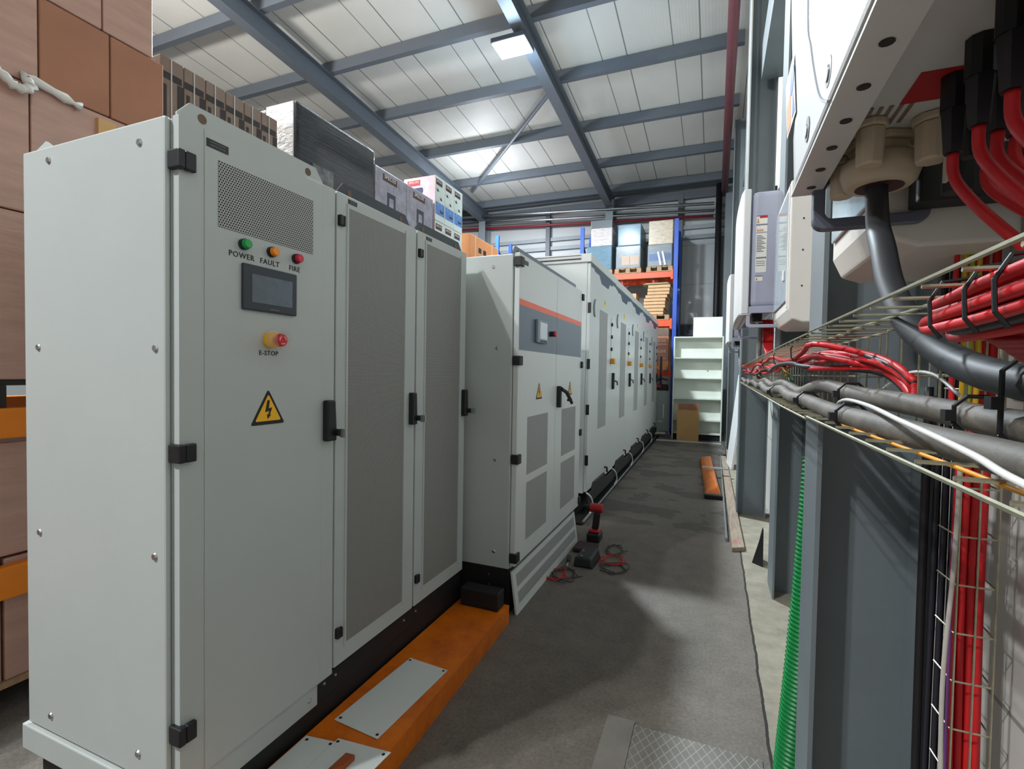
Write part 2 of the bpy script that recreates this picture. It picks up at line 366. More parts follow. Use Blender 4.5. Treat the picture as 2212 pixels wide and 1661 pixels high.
# high-bay lamp that the photo looks into
t = thing('ceiling_lamp', 'glaring white high bay lamp hanging from the middle rafter', 'lamp', (-2.80, 6.66, 6.05))
bx('lamp_housing', DARKTOP, t, -3.06, -2.54, 6.46, 6.86, 6.06, 6.13, 0.01)
MB().cyl((-2.80, 6.66, 6.135), (-2.70, 6.66, 6.22), 0.02, 8).build('hanger', STEEL, t)
bx('lamp_lens', emis('lamp_glow', '#eaf4ff', 60), t, -3.04, -2.56, 6.48, 6.84, 6.045, 6.058)
# checker plate cover in the floor
def hatchmat():
    k = NT('diamond_tread_steel'); x = k.xyz()
    a = k.math('ABSOLUTE', k.math('SUBTRACT', k.math('FRACT', k.math('DIVIDE', k.math('ADD', k.math('MULTIPLY', x[0], 1.7), x[1]), 0.062)), 0.5))
    b = k.math('ABSOLUTE', k.math('SUBTRACT', k.math('FRACT', k.math('DIVIDE', k.math('SUBTRACT', k.math('MULTIPLY', x[0], 1.7), x[1]), 0.062)), 0.5))
    h = k.math('LESS_THAN', k.math('MINIMUM', a, b), 0.055)
    base = k.ramp(k.noise(5, 5), [(0.3, rgb('#64625c')), (0.7, rgb('#7d7a73'))])
    k.color(k.mix(h, base, rgb('#94918a'))); k.b.inputs['Roughness'].default_value = 0.45; k.b.inputs['Metallic'].default_value = 0.25
    k.bump(h, 0.8, 0.003); return k.m
t = thing('floor_hatch', 'grey checker plate hatch let into the concrete floor at the bottom of the aisle', 'hatch', (-0.08, 1.7, 0))
bx('tread_plate', hatchmat(), t, -0.26, 0.20, 1.0, 2.00, 0.001, 0.006)
bx('frame', mat('hatch_frame', '#7b7770', 0.6, 0.2, var=0.15), t, -0.37, -0.262, 1.0, 2.02, 0.001, 0.005)
# ------------------------------------------------------------------ row one: three tall cabinets on a plinth
FX = -1.32
def screw(parent, x, y, z, axis='y', r=0.011, name='screw'):
    d = {'y': (0, -0.004, 0), 'x': (0.004, 0, 0)}[axis]
    return MB().cyl((x, y, z), (x+d[0], y+d[1], z+d[2]), r, 12, r*0.75).build(name, STEEL, parent, smooth=False)
def hinge(parent, y, z, w=0.05, h=0.05, x=FX):
    MB().box(x-0.03, x+0.016, y-w*0.5, y-w*0.5+0.02, z-h/2, z+h/2).box(x+0.001, x+0.016, y-w*0.5+0.0201, y+w*0.5, z-h/2, z+h/2).build('hinge', BLACK, parent, 0.004)
def lever_handle(parent, y, z, x=FX, key=True, w=0.045):
    m = MB(); m.prism([(y-w/2, z+.075), (y+w/2*0.7, z+.075), (y+w/2, z-.03), (y+w/2, z-.075), (y-w/2, z-.075)], 'x', x, x+0.028)
    hnd = m.build('handle', BLACK, parent, 0.005)
    MB().cyl((x+0.0281, y+w*0.45, z-0.045), (x+0.046, y+w*0.45, z-0.045), 0.013, 14).build('lock', BLACK, hnd)
    if key: MB().box(x+0.047, x+0.072, y+w*0.45-.004, y+w*0.45+.004, z-0.062, z-0.03).build('key', STEEL, hnd)
def lifting_rail(parent, y0, y1, z, m, x=-1.35):
    c = 0.035
    pts = [(y0, z), (y0, z+.012), (y0+c, z+.052), (y1-c, z+.052), (y1, z+.012), (y1, z)]
    r = MB().prism(pts, 'x', x, x+0.006).build('lifting_rail', m, parent)
    for y in (y0+0.07, y1-0.07): MB().cyl((x+0.0061, y, z+0.024), (x+0.0072, y, z+0.024), 0.013, 18).build('lifting_hole', mat('rail_hole', '#6d5546', 0.7), r)
def nameplate(parent, y, z, w=0.045, h=0.017, x=FX):
    n = bx('nameplate', BLACK, parent, x, x+0.002, y-w/2, y+w/2, z-h/2, z+h/2)
    for dz in (-h*0.2, h*0.2): bx('print_line', mat('dull_print', '#5a5c60', 0.5), n, x+0.0021, x+0.0025, y-w*0.36, y+w*0.36, z+dz-h*0.07, z+dz+h*0.07)
def vent(parent, y0, y1, z0, z1, m, x=FX): return bx('vent_mesh', m, parent, x, x+0.0012, y0, y1, z0, z1)

# control cabinet, nearest
t = thing('control_cabinet', 'nearest tall light grey cabinet with POWER, FAULT and FIRE lamps and a touch screen', 'cabinet', (-1.68, 1.17, 0.17))
bx('body', PAINT, t, -2.025, -1.348, 0.885, 1.465, 0.262, 2.075)
sp = bx('side_panel', PAINT, t, -2.03, -1.352, 0.868, 0.884, 0.258, 2.078, 0.006)
for x, z in ((-1.885, 2.035), (-1.455, 2.021), (-1.95, 1.469), (-1.392, 1.465), (-1.952, 0.888), (-1.397, 0.898), (-1.90, 0.313), (-1.472, 0.326)): screw(sp, x, 0.8675, z)
door = MB().box(-1.347, -1.3225, 0.885, 1.466, 0.252, 2.082).box(-1.3224, -1.320, 0.955, 1.400, 0.258, 2.076).build('door', PAINT, t, 0.003)
bx('base_frame', PAINT, t, -2.05, -1.33, 0.860, 1.40, 0.17, 0.2515, 0.004)
for y in (0.93, 1.36): screw(t, -1.3295, y, 0.21, 'x', 0.008)
MB().prism([(-2.02, 2.079), (-2.02, 2.10), (-1.97, 2.12), (-1.90, 2.079)], 'y', 0.90, 0.906).build('lifting_rail', PAINT, t)
lifting_rail(t, 0.892, 1.42, 2.083, PAINT, -1.346)
vent(door, 0.995, 1.354, 1.818, 2.004, PERF, -1.3199)
nameplate(door, 0.993, 2.042, 0.066, 0.022, -1.3199)
for z in (1.963, 1.183, 0.412): hinge(door, 0.897, z)
lever_handle(door, 1.428, 1.226)
for y, txt, hx in ((1.075, 'POWER', '#0f9b4c'), (1.176, 'FAULT', '#ef8a12'), (1.276, 'FIRE', '#c61f33')):
    il = MB().cyl((-1.3199, y, 1.786), (-1.308, y, 1.786), 0.0165, 20).build('indicator_lamp', BLACK, door)
    MB().cyl((-1.3079, y, 1.786), (-1.294, y, 1.786), 0.0152, 20, 0.013).build('lamp_lens', mat(txt.lower()+'_lens', hx, 0.2, var=0), il, 0.002)
    lettering(txt, 0.0235, INK, door, (-1.3193, y-0.004, 1.751))
hm = bx('touch_screen', DARKTOP, door, -1.3199, -1.309, 1.068, 1.274, 1.592, 1.731, 0.004)
bx('display', SCREEN, hm, -1.3089, -1.3083, 1.098, 1.253, 1.617, 1.703)
bx('print_line', mat('dull_print', '#5a5c60', 0.5), hm, -1.3089, -1.3085, 1.165, 1.2, 1.600, 1.604)
es = MB().cyl((-1.3199, 1.172, 1.505), (-1.288, 1.172, 1.505), 0.026, 24, 0.025).build('stop_button', YELLOW, door, 0.002)
MB().cyl((-1.2879, 1.172, 1.505), (-1.277, 1.172, 1.505), 0.012, 16).cyl((-1.2769, 1.172, 1.505), (-1.262, 1.172, 1.505), 0.021, 24, 0.019).build('button_cap', RED, es, 0.003)
ring = MB()
for a in (0, 2.09, 4.19): ring.tube([(-1.2617, 1.172+.012*math.cos(a+i*.2), 1.505+.012*math.sin(a+i*.2)) for i in range(7)], 0.0011, 5)
ring.build('arrow_mark', PAPER, es)
MB().tube([(-1.300, 1.172, 1.505), (-1.252, 1.172, 1.505)], 0.031, 24, cap=False).build('guard', clear('clear_guard', '#f3e3d8', 0.22), es, smooth=True)
lettering('E-STOP', 0.021, INK, door, (-1.3193, 1.169, 1.463))
warning_sign(door, -1.3199, 1.167, 1.236, 0.112, 0.13)

def mesh_cabinet(y0, y1, mesh, label, hy, plate):
    t = thing('battery_cabinet', label, 'cabinet', (-1.68, (y0+y1)/2, 0.255), 'mesh door cabinets of the first row')
    bx('body', PAINT, t, -2.025, -1.348, y0, y1, 0.262, 2.075)
    d = bx('door', PAINT, t, -1.347, FX, y0+0.006, y1-0.004, 0.268, 2.082, 0.003)
    for yy in (mesh[0]-0.012, mesh[1]+0.003): bx('edge_fold', PAINT, d, FX, FX+0.004, yy, yy+0.009, 0.325, 2.05)
    vent(d, mesh[0], mesh[1], 0.34, 2.036, PERFF)
    nameplate(d, mesh[0]+0.02, 2.062, 0.05, 0.016)
    for z in (1.975, 0.40): hinge(d, y0+0.024, z, 0.03, 0.04)
    lever_handle(d, hy, 1.235, w=0.036)
    lifting_rail(t, *plate, 2.083, DARKTOP, -1.352)  # darker than the first cabinet's rail: shade put into the colour
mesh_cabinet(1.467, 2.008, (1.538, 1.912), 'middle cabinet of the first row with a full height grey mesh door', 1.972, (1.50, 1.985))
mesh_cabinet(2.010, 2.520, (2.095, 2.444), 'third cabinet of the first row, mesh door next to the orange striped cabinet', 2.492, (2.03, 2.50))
p = thing('plinth', 'low black steel plinth under the three cabinets beside the orange step', 'plinth', (-1.68, 1.7, 0))
bx('base_plate', BLACKSTEEL, p, -2.02, -1.338, 0.90, 2.52, 0, 0.168)
bx('riser', BLACKSTEEL, p, -2.02, -1.338, 1.405, 2.52, 0.1685, 0.2505)
for y in (1.44, 1.50, 1.96, 2.06): screw(p, -1.3375, y, 0.225, 'x', 0.006)

# ------------------------------------------------------------------ inverter cabinet with the orange stripe
X2 = -1.04; Ya, Yb, Ym = 2.62, 4.075, 3.366
t = thing('power_cabinet', 'double door grey cabinet with orange stripe and slate band, second in the row', 'cabinet', (-1.4, 3.35, 0.262))
bx('body', PAINT, t, -1.80, -1.072, Ya+0.02, Yb, 0.27, 2.085)
sp = bx('side_panel', PAINT, t, -1.79, -1.075, Ya, Ya+0.019, 0.268, 2.088, 0.006)
for x, z in ((-1.20, 2.02), (-1.17, 1.55), (-1.17, 0.9), (-1.17, 0.36), (-1.6, 0.4)): screw(sp, x, Ya-0.0005, z)
lifting_rail(t, 2.625, 4.03, 2.0895, GREYPAINT, -1.085)
SLATE = mat('slate_band', '#62727f', 0.35, var=0.03); STRIPE = mat('stripe_orange', '#f0603a', 0.35, var=0.02)
for a, b, side in ((Ya, Ym-0.003, 0), (Ym+0.003, Yb, 1)):
    d = bx('door', PAINT2, t, -1.071, X2, a+0.012*(1-side), b, 0.285, 2.095, 0.003)
    bx('colour_band', SLATE, d, X2+.0001, X2+.001, a+0.02*(1-side), b-0.02*side, 1.542, 1.800)
    bx('stripe', STRIPE, d, X2+.0001, X2+.0012, a+0.02*(1-side), b-0.02*side, 1.801, 1.836)
    ga, gb = ((2.80, 3.195), (3.53, 3.92))[side]
    vent(d, ga, gb, 0.79, 1.142, PERFL, X2+.0001); vent(d, ga, gb, 0.392, 0.742, PERFL, X2+.0001)
    warning_sign(d, X2+.0001, (3.005, 3.738)[side], 1.242, 0.107, 0.12)
    for z in (2.045, 1.48, 0.91, 0.335):
        if side == 0: hinge(d, 2.645, z, 0.055, 0.055, X2)
        else: hinge(d, 4.075, z, 0.04, 0.055, X2)
    if side == 0:
        nameplate(d, 2.735, 2.055, 0.07, 0.024, X2+.0001)
        dp = bx('control_panel', mat('panel_bezel', '#7f8b94', 0.4, var=.03), d, X2+.0011, X2+0.022, 2.905, 3.108, 1.60, 1.745, 0.006)
        bx('display', mat('pale_display', '#aebcc2', 0.15, var=.05), dp, X2+0.0221, X2+0.0226, 2.945, 3.085, 1.625, 1.73)
        for q in range(4): bx('button', DARKTOP, dp, X2+0.0221, X2+0.024, 2.955+q*.033, 2.975+q*.033, 1.607, 1.617)
        sb = MB().cyl((X2+.0011, 3.215, 1.674), (X2+0.03, 3.215, 1.674), 0.018, 16).build('stop_button', BLACK, d)
        MB().cyl((X2+0.0301, 3.215, 1.674), (X2+0.045, 3.215, 1.674), 0.022, 20, 0.018).build('button_cap', RED, sb, 0.004)
    else:
        m = MB().prism([(3.39, 1.317), (3.425, 1.317), (3.425, 1.163), (3.39, 1.163)], 'x', X2+.0001, X2+0.03)
        h = m.build('handle', BLACK, d, 0.006)
        MB().tube([(X2+0.0301, 3.41, 1.298), (X2+0.06, 3.45, 1.27), (X2+0.085, 3.50, 1.19)], [0.013, 0.015, 0.011], 8).build('lever', BLACK, h)
        MB().box(X2+0.05, X2+0.07, 3.49, 3.56, 1.205, 1.222).build('key', BLACK, h)
p = thing('plinth', 'black steel plinth under the orange striped cabinet', 'plinth', (-1.4, 3.35, 0))
bx('base_plate', BLACKSTEEL, p, -1.79, -1.075, 2.625, 4.07, 0, 0.2675)
for z in (0.16, 0.22): screw(p, -1.2, 2.6245, z, 'y', 0.005)
t = thing('vent_panel', 'loose white slotted panel leaning against the plinth of the orange striped cabinet', 'panel', (-1.02, 3.32, 0))
def lean(x, z): return x - 0.035*z/0.25
def leanbox(name, m, parent, y0, y1, z0, z1, x0, x1):
    return MB().hexa([(lean(x0, z0), y0, z0), (lean(x1, z0), y0, z0), (lean(x1, z0), y1, z0), (lean(x0, z0), y1, z0)], [(lean(x0, z1), y0, z1), (lean(x1, z1), y0, z1), (lean(x1, z1), y1, z1), (lean(x0, z1), y1, z1)]).build(name, m, parent)
leanbox('sheet', PAINT2, t, 2.64, 4.02, 0.0, 0.248, -1.036, -1.024)
for z0, z1 in ((0.05, 0.115), (0.145, 0.215)): leanbox('slot_grille', PERFL, t, 2.69, 3.97, z0, z1, -1.0239, -1.0225)
# ------------------------------------------------------------------ the long row of five battery cabinets
BLUEGREY = mat('blue_grey_trim', '#34495f', 0.5, var=0.03)
ORD = ['first', 'second', 'third', 'fourth', 'fifth']
def battery_unit(k):
    y0 = 4.765+1.358*k; y1 = y0+1.352; x = -1.14-0.0135*k
    t = thing('battery_container', f'{ORD[k]} pale battery cabinet from the front in the long five unit row', 'cabinet', (x-0.6, y0+0.68, 0.2), 'long row of pale battery cabinets')
    bx('body', PAINT2, t, x-1.21, x-0.033, y0, y1, 0.22, 2.492)
    d = bx('door', PAINT2, t, x-0.032, x, y0+0.004, y1-0.004, 0.235, 2.485, 0.003)
    r = bx('roof', PAINT2, t, x-1.23, x+0.012, y0-(0.02 if k == 0 else 0), y1, 2.493, 2.575, 0.006)
    if k == 0: bx('roof_vent', perforated('roof_vent_mesh', '#c2c4c3', '#25282a', 0.022, 0.36) if False else ROOFV, r, x-1.0, x-0.09, y0-0.0215, y0-0.0201, 2.508, 2.562)
    # jagged trim along the top and dark skirt along the foot
    a = y0
    MB().prism([(a+.02, 2.482), (a+.02, 2.455), (a+.16, 2.455), (a+.20, 2.435), (a+.40, 2.435), (a+.52, 2.365), (a+.88, 2.365), (a+.96, 2.43), (a+1.10, 2.43), (a+1.14, 2.455), (a+1.345, 2.455), (a+1.345, 2.482)], 'x', x+.0001, x+.0012).build('top_trim', BLUEGREY, d)
    MB().prism([(a+.0, 0.10), (a+.0, 0.215), (a+.18, 0.215), (a+.28, 0.285), (a+.80, 0.285), (a+.90, 0.215), (a+1.35, 0.215), (a+1.35, 0.10)], 'x', x+.0001, x+.02).build('skirt', BLACK, t, 0.004)
    vent(d, y0+.455, y0+.865, 0.815, 2.085, PERFL, x+.0001)
    MB().prism(ztri(y0+.70, 2.135, 0.105, 0.125), 'x', x+.0001, x+.0012).build('warning_sign', mat('pale_yellow', '#ecd524', 0.4, var=0), d)
    MB().prism([(y0+.69, 2.21), (y0+.712, 2.21), (y0+.703, 2.185), (y0+.716, 2.187), (y0+.694, 2.15), (y0+.698, 2.175), (y0+.684, 2.175)], 'x', x+.0013, x+.0018).build('lightning_bolt', INK, d)
    m = MB(); o = arc(y0+.25, 2.07, 0.105, PI-1.0, PI+1.0, 8); i = arc(y0+.285, 2.07, 0.105, PI+.98, PI-.98, 8)
    m.prism(o+i, 'x', x+.0001, x+.012).build('pull_recess', mat('handle_grey', '#7d858c', 0.4), d)
    st = bx('indicator_strip', mat('strip_lilac', '#a3a6bd', 0.3, var=0), d, x+.0001, x+.002, y0+1.085, y0+1.125, 1.56, 2.06)
    for q, z in enumerate((1.985, 1.84, 1.695)): MB().cyl((x+.0021, y0+1.105, z), (x+.018, y0+1.105, z), 0.021, 14).build('indicator_lamp', BLACK if q < 2 or k == 0 else mat('dark_red_lens', '#5a1216', 0.3, var=0), st)
    sb = bx('stop_button', mat('amber_guard', '#d8901f', 0.25, var=0), d, x+.0021, x+.05, y0+1.07, y0+1.14, 1.52, 1.585, 0.006)
    hn = bx('handle', BLACK, d, x+.0001, x+.03, y0+1.19, y0+1.235, 1.22, 1.415, 0.006)
    MB().tube([(x+.031, y0+1.22, 1.32), (x+.055, y0+1.25, 1.31), (x+.05, y0+1.30, 1.27)], 0.008, 6).build('lever', BLACK, hn)
    if k == 0:
        for z in (2.05, 1.5, 1.05, 0.55): bx('hinge', BLACK, d, x-.02, x+.012, y0-.004, y0+.008, z-.05, z+.05)
    dr = MB().tube([(x+.001, y0+.86, 0.335), (x+.03, y0+.86, 0.335), (x+.034, y0+.86, 0.28)], 0.012, 8).build('drain_spout', BLACK, t)
    return t
ROOFV = perforated('roof_vent_mesh', '#c2c4c3', '#25282a', 0.022, 0.36)
for k in range(5): battery_unit(k)
t = thing('base_rail', 'long black steel base with grey conduit rail under the row of battery cabinets', 'base', (-1.75, 8.1, 0))
bx('base_beam', BLACKSTEEL, t, -2.3, -1.215, 4.72, 11.5, 0, 0.2)
MB().tube([(-1.085, 4.45, 0.035), (-1.16, 11.5, 0.035)], 0.013, 8).build('conduit', mat('dull_conduit', '#7d8184', .5, .5), t, smooth=True)
bx('ground_angle', BLACKSTEEL, t, -1.21, -1.10, 4.45, 11.5, 0, 0.02)
for k in range(5):
    y = 4.83+1.358*k; x = -1.13-.0135*k
    MB().tube(spline([(x, y-.1, .24), (x+.05, y-.1, .2), (x+.06, y-.06, .1), (x+.03, y-.14, .02)]), 0.0075, 7).build('white_cable', WHITE, smooth=True, label=f'white cable looping out under the {ORD[k]} battery cabinet of the long row', cat='cable', group='white cable loops under the battery row')

# ------------------------------------------------------------------ orange step and loose parts on it
t = thing('step_platform', 'orange checker plate step running along the foot of the first row', 'step', (-1.17, 1.6, 0))
def tread():
    k = NT('orange_tread_plate'); x = k.xyz()
    a = k.math('SINE', k.math('MULTIPLY', k.math('ADD', x[0], x[1]), 2*PI/0.03)); b = k.math('SINE', k.math('MULTIPLY', k.math('SUBTRACT', x[0], x[1]), 2*PI/0.03))
    h = k.math('GREATER_THAN', k.math('MULTIPLY', a, b), 0.5)
    c = k.ramp(k.noise(6, 6, 0.7), [(0.3, rgb('#b04f08')), (0.7, rgb('#e2780a'))])
    k.color(c); k.b.inputs['Roughness'].default_value = 0.4; k.bump(h, 0.5, 0.003); return k.m
TREAD = tread()
MB().hexa([(-1.325, .75, .088), (-.985, .75, .088), (-1.035, 2.545, .088), (-1.325, 2.545, .088)], [(-1.325, .75, .1), (-.985, .75, .1), (-1.035, 2.545, .1), (-1.325, 2.545, .1)]).build('tread', TREAD, t)
MB().hexa([(-.997, .75, .0), (-.985, .75, .0), (-1.035, 2.545, .0), (-1.047, 2.545, 0)], [(-.997, .75, .0879), (-.985, .75, .0879), (-1.035, 2.545, .0879), (-1.047, 2.545, .0879)]).build('front_edge', TREAD, t)
bx('end_plate', TREAD, t, -1.325, -1.05, 2.533, 2.545, 0, .0879)
for y in (0.8, 1.7): bx('support', BLACKSTEEL, t, -1.32, -1.02, y, y+.03, 0, .0879)
def plate(pts, z, label, holes):
    t = thing('cover_plate', label, 'plate', (sum(p[0] for p in pts)/4, sum(p[1] for p in pts)/4, z), 'loose cover plates on the step')
    MB().prism(pts, 'z', z, z+.003).build('sheet', PAINT2, t, 0.001)
    for p in holes: MB().cyl((p[0], p[1], z+.0031), (p[0], p[1], z+.0036), .006, 10).build('screw_hole', INK, t)
P1 = [(-1.25, 1.887), (-1.047, 1.873), (-1.075, 1.42), (-1.284, 1.436)]
plate(P1, .1015, 'grey cover plate lying by itself in the middle of the orange step', [(-1.24, 1.87), (-1.062, 1.86), (-1.088, 1.436), (-1.268, 1.452)])
plate([(-1.318, 1.333), (-1.16, 1.357), (-1.16, .95), (-1.318, .95)], .1015, 'folded cover plate at the near end of the step, closest to the plinth', [(-1.30, 1.318), (-1.21, 1.335)])
plate([(-1.2, 1.363), (-.99, 1.384), (-1.03, .95), (-1.2, .95)], .106, 'outermost near cover plate on the step, overlapping the one by the plinth', [(-1.19, 1.35), (-1.008, 1.365)])
t = thing('wood_offcut', 'small red-brown wooden block on the near cover plate', 'block', (-1.1, 1.2, .1095))
MB().prism([(-1.113, 1.302), (-1.08, 1.306), (-1.10, 1.05), (-1.133, 1.05)], 'z', .1095, .128).build('block', mat('red_brown_wood', '#9a4a1c', 0.6, var=.2), t)
bx('black_case', BLACKSTEEL, None, -1.29, -1.06, 2.44, 2.53, .1005, .20, 0.006, label='black box standing on the far end of the orange step', cat='box')
# ------------------------------------------------------------------ cordless drill, tester and wires on the floor
t = thing('cordless_drill', 'red and black cordless drill standing upright on its battery on the floor', 'drill', (-0.90, 4.10, 0))
DR = mat('tool_red', '#a31a20', 0.4, var=.05)
bx('battery_pack', BLACK, t, -0.955, -0.845, 4.03, 4.17, 0, 0.075, 0.012)
bx('battery_collar', DR, t, -0.945, -0.855, 4.05, 4.15, 0.0755, 0.10, 0.01)
MB().hexa([(-.925, 4.09, .101), (-.87, 4.09, .101), (-.87, 4.13, .101), (-.925, 4.13, .101)], [(-.91, 4.09, .235), (-.855, 4.09, .235), (-.855, 4.13, .235), (-.91, 4.13, .235)]).build('grip', BLACK, t, 0.008)
MB().cyl((-0.945, 4.11, 0.275), (-0.835, 4.11, 0.275), 0.038, 18).build('motor_housing', DR, t, 0.008)
MB().cyl((-0.946, 4.11, 0.275), (-0.995, 4.11, 0.275), 0.030, 16, 0.016).build('chuck', BLACK, t)
t = thing('cable_tester', 'black tool bag like meter case lying in front of the red drill', 'tester', (-0.83, 3.60, 0))
MB().hexa([(-.92, 3.48, 0), (-.77, 3.48, 0), (-.76, 3.72, 0), (-.90, 3.72, 0)], [(-.91, 3.49, .07), (-.79, 3.49, .07), (-.78, 3.71, .085), (-.89, 3.71, .085)]).build('case', BLACK, t, 0.012)
for p in ((-.87, 3.6), (-.86, 3.5)): MB().cyl((p[0], p[1], .078), (p[0], p[1], .086), .008, 10).build('clip', STEEL, t)
bx('tool_pouch', mat('dark_red_cloth', '#3c2328', 0.8), None, -1.0, -.83, 3.76, 3.95, 0.0, 0.035, 0.012, label='dark red pouch lying between the drill and the black case', cat='pouch')
t = thing('screwdriver', 'small screwdriver with black grip lying by the leaning slotted panel', 'screwdriver', (-.97, 3.52, 0))
MB().tube([(-.985, 3.62, .014), (-.965, 3.52, .014)], [.016, .012], 10).build('grip', BLACK, t)
MB().cyl((-.965, 3.519, .014), (-.95, 3.43, .008), .004, 6).build('shaft', STEEL, t)
def loop(cx, cy, n, r0, seed, sx=1.0):
    rr = random.Random(seed); return spline([(cx+sx*(r0*math.cos(a*1.9)*rr.uniform(.5, 1.2)), cy+r0*math.sin(a*1.9)*rr.uniform(.7, 1.6), .006+.008*rr.random()) for a in range(n)], 5)
for i, (cx, cy, m, lab) in enumerate(((-.70, 3.93, BLKWIRE, 'black wire coiled on the floor right beside the drill battery'), (-.62, 3.56, BLKWIRE, 'black wire tangle on the floor furthest into the aisle'), (-.93, 3.30, BLKWIRE, 'black wire loop on the floor by the slotted panel'), (-.68, 3.70, REDWIRE, 'red wire on the floor right of the black case'), (-.99, 3.27, REDWIRE, 'red wire on the floor at the foot of the slotted panel'))):
    MB().tube(loop(cx, cy, 11, .105, i+3), .003, 6).build('test_lead', m, smooth=True, label=lab, cat='wire', group='test leads on the floor')
# ------------------------------------------------------------------ racking and loads behind the first row (left)
BF = -2.6
def upright(name, y, x0, x1, z, m, group, label, post=0.09, axis='y'):
    t = thing(name, label, 'rack', ((x0+x1)/2, y, 0), group)
    for x in (x0, x1-post): bx('post', m, t, x, x+post, y-post/2, y+post/2, 0, z)
    zz = 0.2; s = 0
    while zz < z-0.7:
        a, b = ((x0+post, zz), (x1-post, zz+0.6)) if s % 2 == 0 else ((x1-post, zz), (x0+post, zz+0.6))
        MB().cyl((a[0], y, a[1]), (b[0], y, b[1]), 0.018, 6).build('brace', m, t); zz += 0.62; s += 1
    return t
LB = mat('left_rack_orange', '#e8820f', 0.42, var=0.04)
for z, h, w in ((1.12, .12, 'upper'), (0.48, .13, 'lower')):
    MB().box(BF-.02, BF+.03, -1.2, 1.68, z, z+h).build('rack_beam', LB, label=f'{w} orange rack beam at the left edge behind the nearest cabinet', cat='rack beam', bevel=.006, group='orange rack beams on the left')
    MB().box(-3.55, -3.5, -1.2, 1.68, z, z+h).build('rack_beam', LB, label=f'{w} rear orange rack beam hidden behind the cartons on the left', cat='rack beam', bevel=.006, group='orange rack beams on the left')
upright('rack_upright', 1.735, -3.58, -2.57, 2.3, RACKBLUE, 'left rack uprights', 'blue rack upright behind the first row, nearest to the camera')
upright('rack_upright', -1.25, -3.58, -2.57, 3.6, RACKBLUE, 'left rack uprights', 'blue rack upright outside the left edge of the view')
upright('rack_upright', 6.1, -3.58, -2.57, 2.3, RACKBLUE, 'left rack uprights', 'blue rack upright far behind the battery row')
for x, w in ((BF+.02, 'front'), (-3.5, 'rear')): bx('rack_beam', LB, None, x-.05, x, 1.79, 6.05, 2.16, 2.27, 0.006, label=f'{w} rack beam hidden under the pallets behind the first row', cat='rack beam', group='orange rack beams on the left')
def pallet(x0, x1, y0, y1, z, label, m=TIMBER, group='pallets', h=0.13):
    t = thing('pallet', label, 'pallet', ((x0+x1)/2, (y0+y1)/2, z), group); n = 5
    for i in range(n):
        w = (x1-x0)/n; bx('deck_board', m, t, x0+w*i+.008, x0+w*(i+1)-.008, y0, y1, z+h-.022, z+h)
    for yy in (y0, (y0+y1)/2-.05, y1-.1):
        for xx in (x0, (x0+x1)/2-.05, x1-.1): bx('block', m, t, xx, xx+.1, yy, yy+.1, z+.02, z+h-.0221)
        bx('bottom_board', m, t, x0, x1, yy, yy+.1, z, z+.0199)
    return t
def carton(x0, x1, y0, y1, z0, z1, label, group, m=CARD, face='x', tape=True):
    t = thing('carton', label, 'carton', ((x0+x1)/2, (y0+y1)/2, z0), group)
    bx('box', m, t, x0, x1, y0, y1, z0, z1, 0.006)
    if tape:
        if face == 'x': bx('tape', TAPE, t, x1+.0003, x1+.001, y0+.01, y1-.01, (z0+z1)/2-.025, (z0+z1)/2+.025)
        else: bx('tape', TAPE, t, x0+.01, x1-.01, y0-.001, y0-.0003, (z0+z1)/2-.025, (z0+z1)/2+.025)
    return t
G1 = 'film wrapped cartons behind the nearest cabinet'
pallet(-3.5, BF, .35, 1.66, 1.2405, 'dark pallet on the upper orange beam left of the nearest cabinet', mat('dark_pallet', '#2a2623', 0.7), 'pallets behind the first row', .11)
pallet(-3.5, BF, .2, 1.6, 0.0, 'pallet on the floor under the lower orange rack beam', TIMBER, 'pallets behind the first row', .13)
C = CARDFILM
for (y0, y1, z0, z1, lab, m) in (
    (.30, .745, 2.93, 3.62, 'brown film wrapped carton in the top layer, left corner of the photo', C), (.75, 1.395, 2.93, 3.62, 'brown film wrapped carton in the top layer with a wide dark seam below', C),
    (1.40, 1.615, 2.93, 3.62, 'narrow brown film wrapped carton in the top layer with a shiny edge', C),
    (.50, 1.165, 2.555, 2.925, 'brown carton in the second layer above the folded film knot', C), (1.17, 1.425, 2.555, 2.925, 'darker brown carton in the second layer above the pale wood chip', CARD),
    (1.43, 1.665, 2.555, 2.925, 'rightmost brown carton in the second layer, right above the grey cabinet', CARD),
    (.45, 1.135, 2.03, 2.55, 'large film wrapped carton in the third layer left of the grey cabinet', C), (1.14, 1.66, 2.03, 2.55, 'film wrapped carton in the third layer behind the cabinet top edge', C),
    (.55, 1.0, 1.352, 2.025, 'tall brown carton in the lowest upper layer at the left edge', C), (1.005, 1.62, 1.352, 2.025, 'brown carton beside a dark gap standing on the dark pallet', C),
    (.4, .99, .64, 1.1, 'wrapped brown carton between the two orange rack beams, left one', CARDFILM), (1.0, 1.55, .64, 1.1, 'wrapped brown carton between the two orange rack beams, behind the cabinet', CARDFILM),
    (.4, 1.04, .131, .63, 'dark brown carton low behind the lower orange beam', CARDFILM), (1.05, 1.55, .131, .63, 'dark brown carton on the floor pallet hidden by the cabinet', CARDFILM)):
    carton(-3.45, BF-.022 if z0 < 1.2 else BF, y0, y1, z0, z1, lab, G1, m, tape=False)
bx('wood_chip', mat('pale_wood', '#d8ab74', 0.7), None, BF+.0005, BF+.018, 1.37, 1.44, 2.44, 2.525, label='pale wooden corner piece on the wrapped cartons just above the grey cabinet', cat='wood piece')
